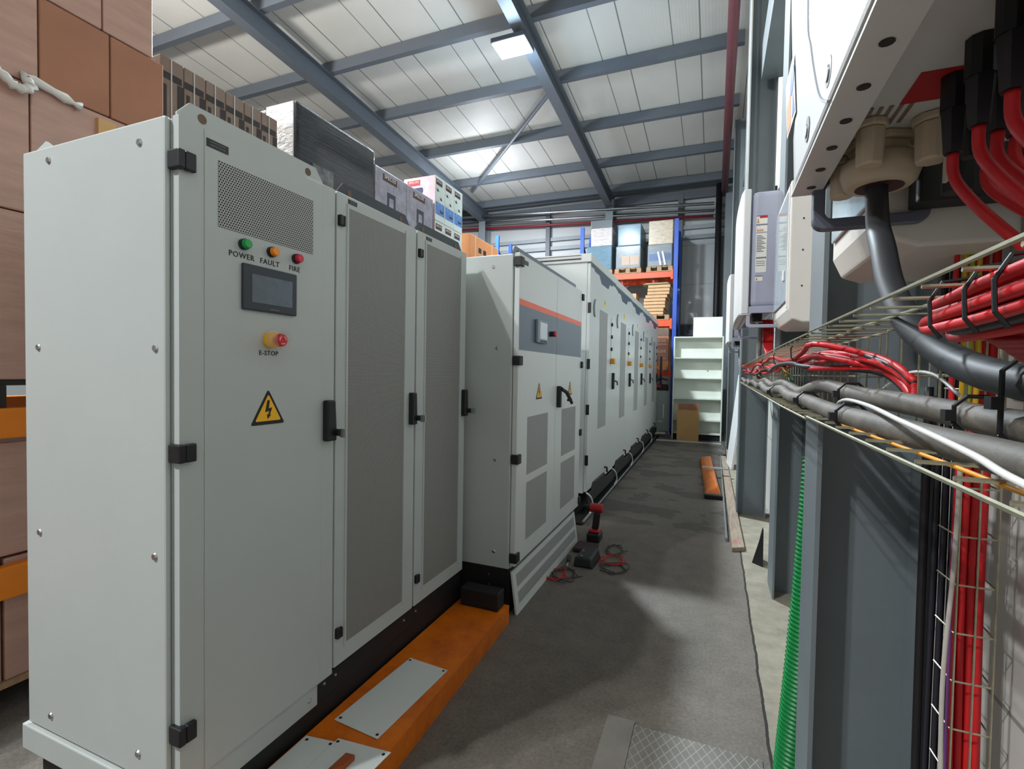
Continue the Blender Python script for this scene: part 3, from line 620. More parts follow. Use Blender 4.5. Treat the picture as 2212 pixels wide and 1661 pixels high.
MB().tube(spline([(BF+.02, .92, 2.575), (BF+.03, 1.02, 2.545), (BF+.04, 1.08, 2.50), (BF+.03, 1.13, 2.53), (BF+.02, 1.12, 2.565), (BF+.02, 1.3, 2.535)]), [.008+.014*abs(math.sin(i*1.3)) for i in range(31)], 8).build('film_knot', mat('white_film', '#d9d5cf', 0.25, var=.1), smooth=True, label='crumpled white knot of stretch film on the cartons at the left edge', cat='film knot')
# tall dark boxes with straps
G2 = 'dark strapped boxes behind the nearest cabinet'
pallet(-3.5, BF-.02, 1.79, 2.42, 2.2705, 'pallet under the dark strapped boxes', TIMBER, 'pallets behind the first row', .12)
DARKP = mat('dark_print', '#2e2624', 0.5)
for i in range(6):
    y = 1.675+.121*i
    t = thing('carton', f'dark brown strapped tall box, {["nearest", "second", "third", "fourth", "fifth", "furthest"][i]} in the row above the nearest cabinet', 'carton', (-3.0, y+.055, 2.391), G2)
    bx('box', CARDD, t, -3.4, BF-.04, y, y+.119, 2.391, 3.0, .004)
    bx('printed_band', DARKP, t, BF-.0397, BF-.0385, y+.002, y+.108, 2.89, 2.925)
    bx('printed_label', DARKP, t, BF-.0397, BF-.0385, y+.012, y+.03, 2.58, 2.86)
    bx('printed_label', DARKP, t, BF-.0397, BF-.0385, y+.085, y+.117, 2.40, 2.885)
    bx('printed_label', DARKP, t, BF-.0397, BF-.0385, y+.031, y+.084, 2.66, 2.675)
    bx('strap', mat('strap_white', '#c5c2bd', .25), t, BF-.0384, BF-.036, y+.05, y+.056, 2.392, 3.0)
# black wrapped load
pallet(-3.4, BF-.02, 2.52, 3.34, 2.2705, 'pallet under the black film wrapped load', TIMBER, 'pallets behind the first row', .12)
t = thing('wrapped_load', 'pallet load tightly wrapped in shiny black stretch film above the first row', 'wrapped load', (-3.0, 2.93, 2.391))
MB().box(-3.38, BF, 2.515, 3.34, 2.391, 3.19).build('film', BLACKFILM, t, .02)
bx('shiny_end', film('painted_sheen_film', '#e6eaf0', .14, (3, 2, 9), .8), t, -2.86, BF-.02, 2.508, 2.5145, 2.42, 3.18)  # pale sheet over the black end: its bright reflection put into the colour
pc = bx('printed_picture', mat('faded_print', '#6e6f70', .3, var=.6, vs=14), t, BF+.0002, BF+.0015, 2.66, 2.86, 2.46, 2.83)
# printed appliance boxes
def brand(parent, x, y, z, w, axis):
    if axis == 'x':
        bx('brand_tag', mat('tag_dark_red', '#4a1d24', .4, var=0), parent, x, x+.0008, y-w/2, y+w/2, z-.028, z+.028)
        lettering('SPECOS', w*.21, PAPER, parent, (x+.0014, y, z+.008), 'x')
    else:
        bx('brand_tag', mat('tag_red', '#b8323c', .4, var=0), parent, y-w/2, y+w/2, x-.0008, x, z-.028, z+.028)
        lettering('SPECOS', w*.21, PAPER, parent, (y, x-.0014, z+.008), 'y')
VIO = mat('lilac_print', '#9d9aa8', .4, var=.25, vs=14); DKV = mat('dark_violet_print', '#2c2a3c', .4)
pallet(-3.4, BF-.02, 3.36, 4.24, 2.2705, 'pallet under the lilac printed appliance boxes', TIMBER, 'pallets behind the first row', .12)
for i in range(2):
    y = 3.352+.45*i
    t = thing('appliance_box', f'lilac printed appliance box with dark pictures, {["next to the black load", "next to the pink box end"][i]}', 'box', (-2.9, y+.22, 2.391), 'lilac printed boxes')
    bx('box', VIO, t, -3.2, BF-.01, y, y+.445, 2.391, 3.09, .004); fx = BF-.0098
    brand(t, fx, y+.2, 3.03, .2, 'x')
    for (a, b, c, d) in ((.16, .28, 2.72, 2.92), (.17, .27, 2.56, 2.68), (.32, .38, 2.6, 2.7)): bx('print_shape', DKV, t, fx, fx+.001, y+a, y+b, c, d)
    bx('print_window', VIO, t, fx+.0011, fx+.0018, y+.19, y+.25, 2.75, 2.88); bx('print_window', VIO, t, fx+.0011, fx+.0018, y+.195, y+.245, 2.59, 2.65)
PB = mat('pale_printed_card', '#cfd8d4', .4, var=.08); PINK = mat('pink_printed_card', '#d9c3cc', .4, var=.15, vs=9); PBLUE = mat('blue_print', '#5b86c4', .4, var=.3, vs=20); PNAVY = mat('navy_print', '#23315c', .4); PRED = mat('red_edge', '#c9525e', .4)
pallet(-3.3, BF-.02, 4.27, 4.86, 2.2705, 'pallet under the pale printed spring tool boxes', TIMBER, 'pallets behind the first row', .12)
for lev, (z0, z1) in enumerate(((2.391, 2.905), (2.91, 3.345))):
    for i in range(3):
        y = 4.272+.19*i
        t = thing('appliance_box', f'pale printed box with blue picture, {["lower", "upper"][lev]} layer, {["nearest", "middle", "furthest"][i]} of three', 'box', (-2.79, y+.09, z0), 'pale printed boxes with blue pictures')
        bx('box', PB, t, -2.97, BF, y, y+.187, z0, z1, .003); fx = BF+.0002; h = z1-z0
        brand(t, fx, y+.075, z1-.055, .12, 'x')
        bx('red_edge', PRED, t, -2.965, BF-.004, y+.003, y+.184, z1+.0002, z1+.0015)
        bx('blue_picture', PBLUE, t, fx, fx+.0008, y+.008, y+.18, z0+.06, z0+h*.42)
        m = MB().tube([(fx+.0014, y+.02+.018*q, z0+h*.45+.02*math.sin(q*2.4)) for q in range(5)], .004, 5); m.build('white_drawing', PAPER, t)
        MB().prism([(y+.09, z0+h*.2), (y+.15, z0+h*.2), (y+.165, z0+h*.26), (y+.12, z0+h*.25), (y+.10, z0+h*.29)], 'x', fx+.0009, fx+.0014).build('boat_drawing', PNAVY, t)
        for (a, b) in ((.045, .70), (.11, .53)):
            MB().prism([(y+a-.03, z0+h*(b+.02)), (y+a, z0+h*(b+.0)), (y+a+.005, z0+h*(b+.05)), (y+a+.014, z0+h*b), (y+a+.035, z0+h*(b-.03)), (y+a+.012, z0+h*(b-.025)), (y+a, z0+h*(b-.05))], 'x', fx, fx+.0008).build('tool_drawing', INK, t)
        if i == 0:
            bx('pink_end', PINK, t, -2.965, BF-.003, y-.0012, y-.0002, z0+.003, z1-.003)
            brand(t, y-.0013, -2.85, z1-.055, .15, 'y')
            if lev == 1:
                MB().prism(rrect(-2.86, -2.74, z0+.27, z0+.33, .02), 'y', y-.002, y-.0013).build('picture_cap', PNAVY, t)
                bx('picture_body', mat('grey_violet_print', '#75718c', .4, var=.3, vs=20), t, -2.855, -2.745, y-.002, y-.0013, z0+.09, z0+.268)
                bx('white_shape', PAPER, t, -2.71, -2.675, y-.002, y-.0013, z0+.28, z0+.38)
pallet(-3.3, BF-.02, 4.92, 5.85, 2.2705, 'pallet under the orange brown carton', TIMBER, 'pallets behind the first row', .12)
t = carton(-2.89, BF, 5.03, 5.82, 2.391, 2.975, 'orange brown carton right of the pale printed boxes', 'brown cartons behind the striped cabinet', CARDO, tape=False)
for y in (5.17, 5.62): bx('strap', PAPER, t, BF+.0002, BF+.0012, y, y+.006, 2.392, 2.975)
for q in range(2): bx('label', INK, t, BF+.0002, BF+.001, 5.25+.13*q, 5.33+.13*q, 2.80, 2.86)
carton(-3.1, -2.92, 5.55, 5.9, 2.391, 3.04, 'small brown carton lid peeking over the orange brown carton', 'brown cartons behind the striped cabinet', CARDL, tape=False)
# ------------------------------------------------------------------ far end: pallet racking, bookcase, loose furniture
RY = 12.0; RZ = lambda z: 1.42+(z-1.42)*0.9524
def back_upright(x, lab): 
    t = thing('rack_upright', lab, 'rack', (x, RY+.5, 0), 'blue back rack uprights')
    for y in (RY, RY+.9): bx('post', RACKBLUE, t, x-.045, x+.045, y, y+.07, 0, 4.98)
    for q in range(6):
        z = .2+.75*q; a, b = (RY+.0701, RY+.8999) if q % 2 == 0 else (RY+.8999, RY+.0701)
        MB().cyl((x, a, z), (x, b, z+.7), .02, 6).build('brace', BLACKSTEEL, t)
back_upright(-0.885, 'tall blue rack upright right of the stacked loads, beside the white bookcase')
back_upright(-3.10, 'blue rack upright rising behind the middle of the battery row roof')
back_upright(-5.40, 'leftmost blue rack upright at the back, right of the orange brown carton')
BZ = ((RZ(3.76), RZ(3.905), 'topmost'), (RZ(2.565), RZ(2.725), 'middle'), (RZ(1.365), RZ(1.475), 'lowest'))
for x0, x1, nm in ((-3.05, -.935, 'right bay'), (-5.35, -3.15, 'left bay')):
    for z0, z1, lab in BZ:
        b = thing('rack_beam', f'{lab} bright orange front beam of the back rack, {nm}', 'rack beam', ((x0+x1)/2, RY, z0), 'orange beams of the back rack')
        bx('beam', ORANGE, b, x0, x1, RY-.01, RY+.04, z0, z1, .006)
        for a in (x0-.0, x1-.05): bx('end_bracket', ORANGE, b, a, a+.05, RY-.03, RY-.0101, z0-.05, z1+.03)
        bx('rack_beam', ORANGE, None, x0, x1, RY+.92, RY+.96, z0, z1, .006, label=f'{lab} rear beam of the back rack, {nm}', cat='rack beam', group='rear beams of the back rack')
def load(x0, x1, z0, z1, zm, xs, lab, mats, plab):
    """a film wrapped pallet load of two blocks, lower and upper"""
    pallet(x0-.02, x1+.02, RY-.02, RY+.95, z0, plab, TIMBER, 'pallets on the back rack', .12)
    t = thing('wrapped_load', lab, 'wrapped load', ((x0+x1)/2, RY+.5, z0+.121), 'wrapped loads on the back rack')
    bx('lower_block', mats[0], t, x0, x1, RY+.0, RY+.9, z0+.121, zm, .02)
    bx('upper_block', mats[1], t, x0+xs[0], x1+xs[1], RY+.02, RY+.9, zm+.001, z1, .02)
    return t
zt = BZ[0][1]+.001
t1 = load(-2.98, -2.36, zt, RZ(5.11), RZ(4.64), (.1, .0), 'wrapped load with silver film top and blue base, left of the dark roof column', (BLUEFILM, film('silvery_film', '#b6aeae', .3, (2, 2, 8), .6)), 'pallet under the silver topped wrapped load')
t2 = load(-2.26, -1.68, zt, RZ(5.14), RZ(4.60), (.03, .0), 'wrapped load with teal top and boxes below, middle of the top rack level', (GREYFILM, BLUEFILM), 'pallet under the teal topped wrapped load')
bx('cap_block', mat('dark_grey_film', '#4a5258', .4), t1, -2.9, -2.37, RY+.06, RY+.8, RZ(5.11)+.001, RZ(5.11)+.20, .01)
for a, b in ((-2.12, -1.94), (-1.92, -1.72)): bx('boxed_goods', mat('film_covered_carton', '#a88d78', .4), t2, a, b, RY-.003, RY-.0003, zt+.2, zt+.42)
TAN = film('tan_film', '#b5a58e', .35, (2, 2, 5), .2)
t3 = load(-1.52, -.97, zt, RZ(5.16), RZ(4.57), (.01, .015), 'wrapped load with tan square top beside the blue upright', (GREYFILM, TAN), 'pallet under the tan topped wrapped load')
bx('blue_goods', mat('blue_goods', '#34588c', .4, var=.2), t3, -1.49, -1.0, RY-.003, RY-.0003, zt+.26, zt+.42)
for x in (-1.21, -1.11): MB().tube([(x, RY-.03, zt+.14), (x-.07, RY-.012, zt+.46)], .025, 8).build('white_tube', WHITE, t3)
zt = BZ[1][1]+.001
pallet(-1.66, -1.0, RY-.02, RY+.95, zt, 'pallet under the flattened cardboard stack', TIMBER, 'pallets on the back rack', .12)
rr = random.Random(4)
for i in range(9):
    z = zt+.13+.078*i; a = rr.uniform(-.03, .03)
    t = bx('cardboard_bundle', CARDL, None, -1.60+a+.012*i, -1.12+a+.014*i, RY+.0, RY+.75, z, z+.066, .004, label=f'flattened cardboard bundle, {["lowest", "second", "third", "fourth", "fifth", "sixth", "seventh", "eighth", "topmost"][i]} of the stack on the middle rack level', cat='cardboard', group='flattened cardboard stack')
MB().hexa([(-1.62, RY-.01, zt+.835), (-1.0, RY-.01, zt+.835), (-1.0, RY+.7, zt+.835), (-1.62, RY+.7, zt+.835)], [(-1.52, RY-.01, zt+.87), (-1.06, RY-.01, zt+.87), (-1.06, RY+.7, zt+.87), (-1.52, RY+.7, zt+.87)]).build('cardboard_sheet', mat('green_card', '#8f8f6a', .8), label='greenish bent sheet lying on top of the flattened cardboard stack', cat='cardboard')
pallet(-2.9, -1.74, RY-.02, RY+.95, zt, 'pallet left of the flattened cardboard stack', TIMBER, 'pallets on the back rack', .12)
carton(-2.1, -1.76, RY+.0, RY+.5, zt+.121, zt+.64, 'carton left of the flattened cardboard stack on the middle rack level', 'cartons on the back rack', CARDL, 'y', False)
zt = BZ[2][1]+.022
bx('shelf_board', mat('rack_chipboard', '#8a7358', .8), None, -3.0, -.98, RY+.0, RY+.95, zt-.0215, zt-.001, label='chipboard shelf on the lowest level of the back rack', cat='shelf')
for i, (z0, z1, lab, col) in enumerate(((zt+.0, zt+.22, 'lowest brown carton on the low rack level', CARDO), (zt+.222, zt+.55, 'brown carton with white lettering, second from below on the low rack level', CARD), (zt+.552, zt+.80, 'brown carton with white lettering, third from below on the low rack level', CARD), (zt+.802, zt+.99, 'dark film covered carton at the top under the middle beam', CARDD))):
    t = carton(-1.60, -1.0+.01*(i == 0), RY+.02, RY+.55, z0, z1, lab, 'cartons on the low rack level', col, 'y', False)
    if i in (1, 2): lettering('SPECOS', .085, PAPER, t, (-1.22, RY+.0185, z1-.11), 'y'); bx('print_line', PAPER, t, -1.3, -1.05, RY+.0185, RY+.0195, z0+.05, z0+.058)
# stacker in front of the rack
t = thing('pallet_stacker', 'dark electric pallet stacker parked between battery row and bookcase', 'stacker', (-1.15, 11.85, 0))
for x in (-1.27, -1.17): bx('mast', DARKTOP, t, x, x+.05, 11.88, 11.94, 0.1, RZ(1.83), .005)
bx('motor_cover', BLACK, t, -1.40, -.96, 11.76, 11.87, .1, 1.17, .03)
MB().tube([(-1.35, 11.76, 1.18), (-1.1, 11.75, 1.3), (-.98, 11.76, 1.27)], .018, 8).build('tiller_handle', BLACK, t)
bx('red_switch', RED, t, -1.24, -1.12, 11.73, 11.7599, 1.10, 1.16, .005)
for x in (-1.3, -1.0): MB().cyl((x, 11.82, .06), (x+.05, 11.82, .06), .06, 14).build('wheel', BLACKSTEEL, t)
# grey cabinet in front of it
t = thing('metal_cabinet', 'low grey metal cabinet on dark feet at the end of the battery row', 'cabinet', (-1.2, 11.5, 0))
bx('body', mat('grey_green_paint', '#8d9793', .45), t, -1.45, -.915, 11.57, 11.69, .10, 1.03, .02)
for x in (-1.4, -.98): bx('foot', mat('foot_grey', '#777b7a', .5), t, x, x+.06, 11.58, 11.68, 0, .0999)
bx('tape_mark', PAPER, t, -1.045, -1.03, 11.5685, 11.5698, .42, .72); bx('tape_mark', PAPER, t, -1.15, -1.06, 11.5685, 11.5698, .33, .345)
# bookcase
Y = 11.28
t = thing('bookcase', 'tall white open bookcase with four empty shelves at the end of the aisle', 'bookcase', (-.32, Y+.15, 0))
BK = mat('white_melamine', '#d9ddd4', .45, var=.02)
bx('side_panel', BK, t, -.83, -.805, Y, Y+.28, 0, 2.22); bx('side_panel', BK, t, .145, .17, Y, Y+.28, 0, 2.22)
bx('top_panel', BK, t, -.8049, .1449, Y, Y+.28, 2.195, 2.22); bx('back_panel', mat('white_hardboard', '#dfe4da', .5, var=.02), t, -.8049, .1449, Y+.268, Y+.28, .15, 2.1949)
for z in (1.77, 1.335, .895, .435): bx('shelf', BK, t, -.8049, .1449, Y+.005, Y+.2679, z-.022, z)
bx('bottom_shelf', BK, t, -.8049, .1449, Y+.005, Y+.28, .125, .1499)
bx('plinth_board', BLACKSTEEL, t, -.8049, .1449, Y+.04, Y+.05, 0, .1249)
MB().cyl((-.13, Y+.2679, 1.49), (-.13, Y+.262, 1.49), .012, 10).build('cable_hole', INK, t)
bx('white_box', mat('bright_white_box', '#e6eaf0', .4, var=.01), None, -.44, .14, Y+.03, Y+.27, 2.221, 2.63, .004, label='plain white box standing on top of the bookcase', cat='box')
t = thing('cardboard_box', 'open brown cardboard box standing on the floor in front of the bookcase', 'box', (-.49, 11.05, 0))
CB = mat('plain_cardboard', '#bf935f', .75, var=.05)
m = MB(); x0, x1, y0, y1 = -.705, -.275, 11.0, 11.24
m.box(x0, x1, y0, y0+.006, 0, .65).box(x0, x1, y1-.006, y1, 0, .65).box(x0, x0+.006, y0+.0061, y1-.0061, 0, .65).box(x1-.006, x1, y0+.0061, y1-.0061, 0, .65).box(x0+.0061, x1-.0061, y0+.0061, y1-.0061, .0, .006)
m.build('carton_body', CB, t)
bx('flap', CARD, t, x0+.01, x1-.005, y1-.005, y1, .651, .775)
MB().hexa([(x0, y0, .651), (x0+.006, y0, .651), (x0+.006, y1-.01, .651), (x0, y1-.01, .651)], [(x0-.05, y0, .72), (x0-.044, y0, .72), (x0-.03, y1-.03, .775), (x0-.036, y1-.03, .775)]).build('flap', CB, t)
bx('threshold_strip', mat('pale_strip', '#b9bdb8', .5, var=.1), None, -1.30, .17, 10.80, 10.90, .0, .02, label='pale strip lying across the end of the aisle before the bookcase', cat='strip')
# things lying on the right
MB().hexa([(.205, 8.45, 0), (.265, 8.0, 0), (.300, 8.02, 0), (.240, 8.47, 0)], [(.345, 8.40, 1.42), (.410, 7.95, 1.38), (.445, 7.97, 1.38), (.380, 8.42, 1.42)]).build('white_board', ROUGHWHITE, bevel=.01, label='tall white board leaning against the steel column past the inverters', cat='board')
t = thing('orange_package', 'crumpled orange plastic package on the floor beside the plank', 'package', (-.03, 7.4, 0))
MB().hexa([(-.185, 8.7, 0), (.0, 8.7, 0), (.12, 6.2, 0), (-.065, 6.05, 0)], [(-.17, 8.65, .06), (-.02, 8.65, .09), (.07, 6.25, .12), (-.05, 6.12, .07)]).build('film', mat('orange_film', '#d9701c', .3, var=.2, vs=9, bump=.6, bs=9), t, .02)
MB().box(-.07, .125, 6.02, 6.1, .0, .05).build('dark_end', BLACK, t, .01)
bx('clear_strip', mat('pale_film_strip', '#8c8f8e', .25, var=.2), None, -.12, .21, 7.26, 7.34, .125, .14, label='torn pale film strip lying across the orange package', cat='film')
t = thing('plank', 'long worn timber plank with red marks lying along the right footing', 'plank', (.19, 6.7, 0))
MB().hexa([(.168, 4.30, 0), (.262, 4.36, 0), (.22, 9.1, 0), (.145, 9.1, 0)], [(.168, 4.30, .035), (.262, 4.36, .035), (.22, 9.1, .035), (.145, 9.1, .035)]).build('board', mat('worn_timber', '#8f8070', .8, var=.25, vs=8, stretch=(6, .6, 6)), t, .003)
for q in range(3): bx('red_mark', mat('red_paint_mark', '#b5544e', .7), t, .182+.022*q, .190+.022*q, 4.42, 4.50, .0352, .0358)
bx('metal_rail', mat('dull_rail', '#8d928f', .4, .6), None, .125, .142, 4.55, 9.2, 0, .03, label='thin metal rail lying left of the timber plank', cat='rail')
bx('metal_bracket', STEEL, None, .10, .18, 9.25, 9.5, 0, .10, .004, label='small zinc metal channel at the far end of the timber plank', cat='bracket')
t = thing('rubber_wedge', 'black triangular wedge standing on the footing behind the middle column', 'wedge', (.37, 4.2, 0))
MB().hexa([(.30, 4.12, 0), (.37, 4.05, 0), (.37, 4.25, 0), (.33, 4.25, 0)], [(.367, 4.10, .27), (.3705, 4.09, .27), (.3705, 4.15, .27), (.367, 4.15, .27)]).build('wedge_body', BLACKSTEEL, t)
# green suction hose
def hose():
    p0 = Vector((.285, 1.96, .002)); p1 = Vector((.362, 2.07, 1.12)); n = 72; pts = []; rad = []
    for i in range(n*4+1):
        t = i/(n*4); p = p0.lerp(p1, t); p.x += .006*math.sin(t*3.1); pts.append(p); rad.append(.053+.0045*math.cos(2*PI*i/4))
    return MB().tube(pts, rad, 20).build('green_hose', mat('green_hose_rubber', '#0a7a3c', .35, var=.05), smooth=True, label='thick green ribbed suction hose leaning behind the nearest steel column', cat='hose')
hose()
# ------------------------------------------------------------------ right wall: wall inverters, boxes, wire tray, cables
def inverter(y0, y1, lab, near):
    x0, x1, z0, z1 = .13, .345, 1.77, 2.50
    t = thing('wall_inverter', lab, 'inverter', (.26, (y0+y1)/2, z0), 'white wall inverters')
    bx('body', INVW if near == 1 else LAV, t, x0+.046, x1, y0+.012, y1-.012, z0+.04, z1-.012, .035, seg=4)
    m = MB(); n = 14; bul = .003 if near == 1 else .014
    # bulged front cover: outline in (x, y) extruded in z
    L = y1-y0; pts = [(x0+.045, y0), (x0+.006, y0)]+[(x0-bul*math.sin(PI*i/n)**.8 if 0 < i < n else x0, y0+L*i/n) for i in range(1, n)]+[(x0+.006, y1), (x0+.045, y1)]
    m.prism(pts, 'z', z0+.005, z1)
    if near == 1:   # its end cheek slopes outward above the lip
        for v in m.bm.verts:
            if v.co.z > z0+.1: v.co.y = y0+(v.co.y-y0)*1.20
    c = m.build('front_cover', INVW, t, .006)
    bx('cover_lip', INVW, t, x0+.001, x0+.05, y0+.004, y1-.004, z0, z0+.0049)
    k = int(L/.085)
    for i in range(k):
        y = y0+.05+(L-.1)*i/(k-1); MB().cyl((x0+.028, y, z0-.0005), (x0+.028, y, z0-.0015), .0075, 10).build('lip_hole', INK, t)
    # carrying loops at both ends
    for ye in (y0+.02, y1-.02):
        o = rrect(.165, .345, z0-.075, z0+.05, .02); i = rrect(.185, .325, z0-.055, z0+.01, .012)
        b = bmesh.new(); 
        A = [[b.verts.new((p[0], yy, p[1])) for p in ring] for ring in (o, i) for yy in (ye-.012, ye+.012)]; N = len(o)
        for q in range(N):
            w2 = (q+1) % N
            for r1, r2 in ((0, 1), (1, 3), (3, 2), (2, 0)): b.faces.new((A[r1][q], A[r1][w2], A[r2][w2], A[r2][q]))
        mm = MB(); mm.bm.free(); mm.bm = b; mm.build('carry_loop', LAV if near != 1 else mat('shaded_grip_paint', '#5f6473', .45), t, .003)  # nearest inverter's loops: the lilac paint with shade put into the colour
    # cable glands
    for (gx, gy, r) in near_glands(near, y0, y1):
        MB().cyl((gx, gy, z0+.0395), (gx, gy, z0+.028), r*1.18, 8).cyl((gx, gy, z0+.0279), (gx, gy, z0-.028), r, 8, r*.94).build('cable_gland', CREAM if r < .03 or near == 1 else BLACK, t, .003)
    if near == 1:
        MB().tube([(.245, .995, z0+.012), (.245, .995, z0+.004), (.245, .995, z0-.012), (.245, .995, z0-.030), (.245, .995, z0-.036)], [.046, .055, .056, .050, .044], 28).build('gland_nut', CREAM, t, smooth=True)
        MB().cyl((.245, .995, z0-.0362), (.245, .995, z0-.0372), .034, 24).build('gland_seal', mat('seal_brown', '#4a2a28', .6), t)
    return t
def near_glands(near, y0, y1):
    if near == 1: return [(.212, .915, .020), (.205, 1.06, .020), (.292, .925, .023), (.245, .995, .043)]
    return [(.23, y0+.14, .030), (.23, y0+.5, .02)]
inv = inverter(.06, 1.117, 'nearest wall inverter at the top right corner seen from below', 1)
for y, z in ((.756, 1.815), (.914, 1.812)):
    q = MB().cyl((.1275, y, z), (.1265, y, z), .019, 24).build('screw_recess', mat('recess_grey', '#7d8388', .4), inv)
    MB().cyl((.1264, y, z-.003), (.1245, y, z-.003), .011, 16, .009).build('cover_screw', STEEL, q)
MB().tube(spline([(.1272, .955, 2.45), (.1272, .948, 2.04), (.1272, .90, 1.93), (.1272, .82, 1.82), (.128, .755, 1.776)]), .0022, 5).build('cover_seam', mat('seam_grey', '#9aa0a6', .4), inv)
MB().prism([(1.05, 1.905), (1.165, 1.905), (1.215, 2.035), (1.105, 2.045)], 'x', .1262, .1268).build('sticker', PAPER, inv)
MB().prism([(1.075+.024*math.cos(q*.42)+.035, 1.995+.028*math.sin(q*.42)) for q in range(15)], 'x', .1256, .1261).build('blue_symbol', mat('symbol_blue', '#1d5fc4', .4, var=0), inv)
MB().prism([(1.062, 1.915), (1.095, 1.915), (1.09, 1.96)], 'x', .1256, .1261).build('blue_symbol', MATS['symbol_blue'], inv)
MB().prism([(1.11, 1.912), (1.16, 1.912), (1.18, 1.97), (1.13, 1.985)], 'x', .1256, .1261).build('orange_symbol', mat('symbol_orange', '#e8952c', .4, var=0), inv)
lb = bx('red_label', mat('label_red', '#b01c24', .5, var=.05), inv, .235, .285, .79, .87, 1.8085, 1.8095)
for q in range(5): bx('print_line', mat('faint_print', '#8a6f6c', .5), inv, .20+.012*q, .205+.012*q, .87, .93, 1.8085, 1.8095)
inv2 = inverter(3.20, 4.26, 'middle wall inverter with paper labels on its lilac grey side', 2)
Y = 3.2119
def lab2(name, m, x0, x1, z0, z1, parent, d=.0008, y=Y-.0001): return bx(name, m, parent, x0, x1, y-d, y, z0, z1)
s = lab2('rating_label', PAPER, .205, .262, 2.015, 2.24, inv2)
for q in range(11): lab2('print_line', mat('grey_print', '#6d7075', .5), .209, .235+.02*((q*7) % 3)/2, 2.225-.009*q, 2.229-.009*q, s, y=Y-.001)
for q in range(5): lab2('print_symbol', INK, .210+.0105*q, .216+.0105*q, 2.095, 2.104, s, y=Y-.001)
for q in range(3): lab2('print_line', MATS['grey_print'], .209, .255, 2.078-.012*q, 2.081-.012*q, s, y=Y-.001)
for z0, z1, n in ((2.295, 2.342, 1), (2.248, 2.290, 3), (1.966, 1.995, 1)):
    w = lab2('warning_label', PAPER, .205, .262 if z0 > 2 else .245, z0, z1, inv2)
    lab2('label_rim', INK, .205, .262 if z0 > 2 else .245, z1-.003, z1, w, y=Y-.001)
    for q in range(n): MB().prism([(.208+.0115*q, z0+.006), (.2185+.0115*q, z0+.006), (.2133+.0115*q, z0+.02 if n == 3 else z1-.01)], 'y', Y-.0025, Y-.0012).build('warning_triangle', mat('symbol_amber', '#d08a28', .5, var=0), w)
    if z0 > 2.29: lab2('red_bar', RED, .222, .262, z1-.014, z1-.004, w, y=Y-.0012)
inv3 = inverter(5.85, 6.9, 'furthest wall inverter, half hidden behind the middle one', 3)
# combiner boxes behind
def combiner(y0, y1, x0, x1, z0, z1, lab):
    t = thing('junction_box', lab, 'junction box', ((x0+x1)/2, (y0+y1)/2, z0), 'white junction boxes on the right wall')
    c = .05
    MB().prism([(x0, z0+.06), (x0+.02, z0+.015), (x0+.06, z0), (x1, z0), (x1, z1), (x0, z1)], 'y', y0, y1).build('housing', mat('white_abs', '#d6d3cc', .4, var=.02), t, .008, seg=3)
    bx('clear_door', mat('tinted_door', '#aab8be', .08, var=.12, vs=8), t, x0-.008, x0-.0005, y0+.04, y1-.02, z0+.10, z1-.04, .004)
    bx('door_frame', mat('door_frame_white', '#e0dfda', .4), t, x0-.004, x0-.0003, y0+.015, y0+.0395, z0+.07, z1-.02)
    for z in (z0+.16, z0+.32, z0+.46):
        if z < z1: bx('screw', INK, t, x0+.05, x0+.056, y0-.0015, y0-.0002, z, z+.007)
    bx('latch', WHITE, t, x0-.016, x0-.0081, y0+.07, y0+.10, z0+.2, z0+.25, .003)
    return t
combiner(1.10, 1.50, .275, .475, 1.655, 2.05, 'nearest white junction box under the black cable, beside the first column')
combiner(2.55, 3.10, .30, .50, 1.66, 2.30, 'white junction box with tinted door between middle inverter and first column')
bx('mounting_bracket', BLACKSTEEL, None, .31, .555, 1.03, 1.085, 1.715, 1.80, .004, label='black steel bracket bar under the far end of the nearest inverter', cat='bracket')
# wire basket tray, lying open to the aisle
def TX(y): return .15+max(0, y-1.2)*.0207
ZB, ZT, TD = 1.345, 1.494, .113
def tray(y0, y1, lab, dz=0.0, dx=0.0, top=True):
    t = thing('wire_tray', lab, 'cable tray', (TX((y0+y1)/2), (y0+y1)/2, ZB), 'wire cable trays on the right wall')
    ys = [y0+(y1-y0)*i/6 for i in range(7)]
    for (ox, z) in ((0, ZB), (TD*.5, ZB), (TD, ZB), (TD, ZB+.075), (TD, ZT), (TD*.5, ZT), (0, ZT)):
        MB().tube([(TX(y)+ox+dx, y, z+dz) for y in ys], .0021, 6).build('long_wire', WIRE, t)
    n = int((y1-y0)/.0715)
    for i in range(n+1):
        y = y0+.012+(y1-y0-.024)*i/n; x = TX(y)+dx
        MB().tube([(x, y, ZB+dz+.004), (x+TD-.004, y, ZB+dz+.004), (x+TD-.004, y, ZT+dz-.004), (x, y, ZT+dz-.004)], .0019, 5).build('cross_wire', WIRE, t)
    return t
tray(.20, .995, 'near section of the wire cable tray in the lower right foreground', .003, .002)
tray(1.0, 3.1, 'middle section of the wire cable tray passing the first steel column')
tray(3.105, 5.25, 'far section of the wire cable tray under the middle inverter')
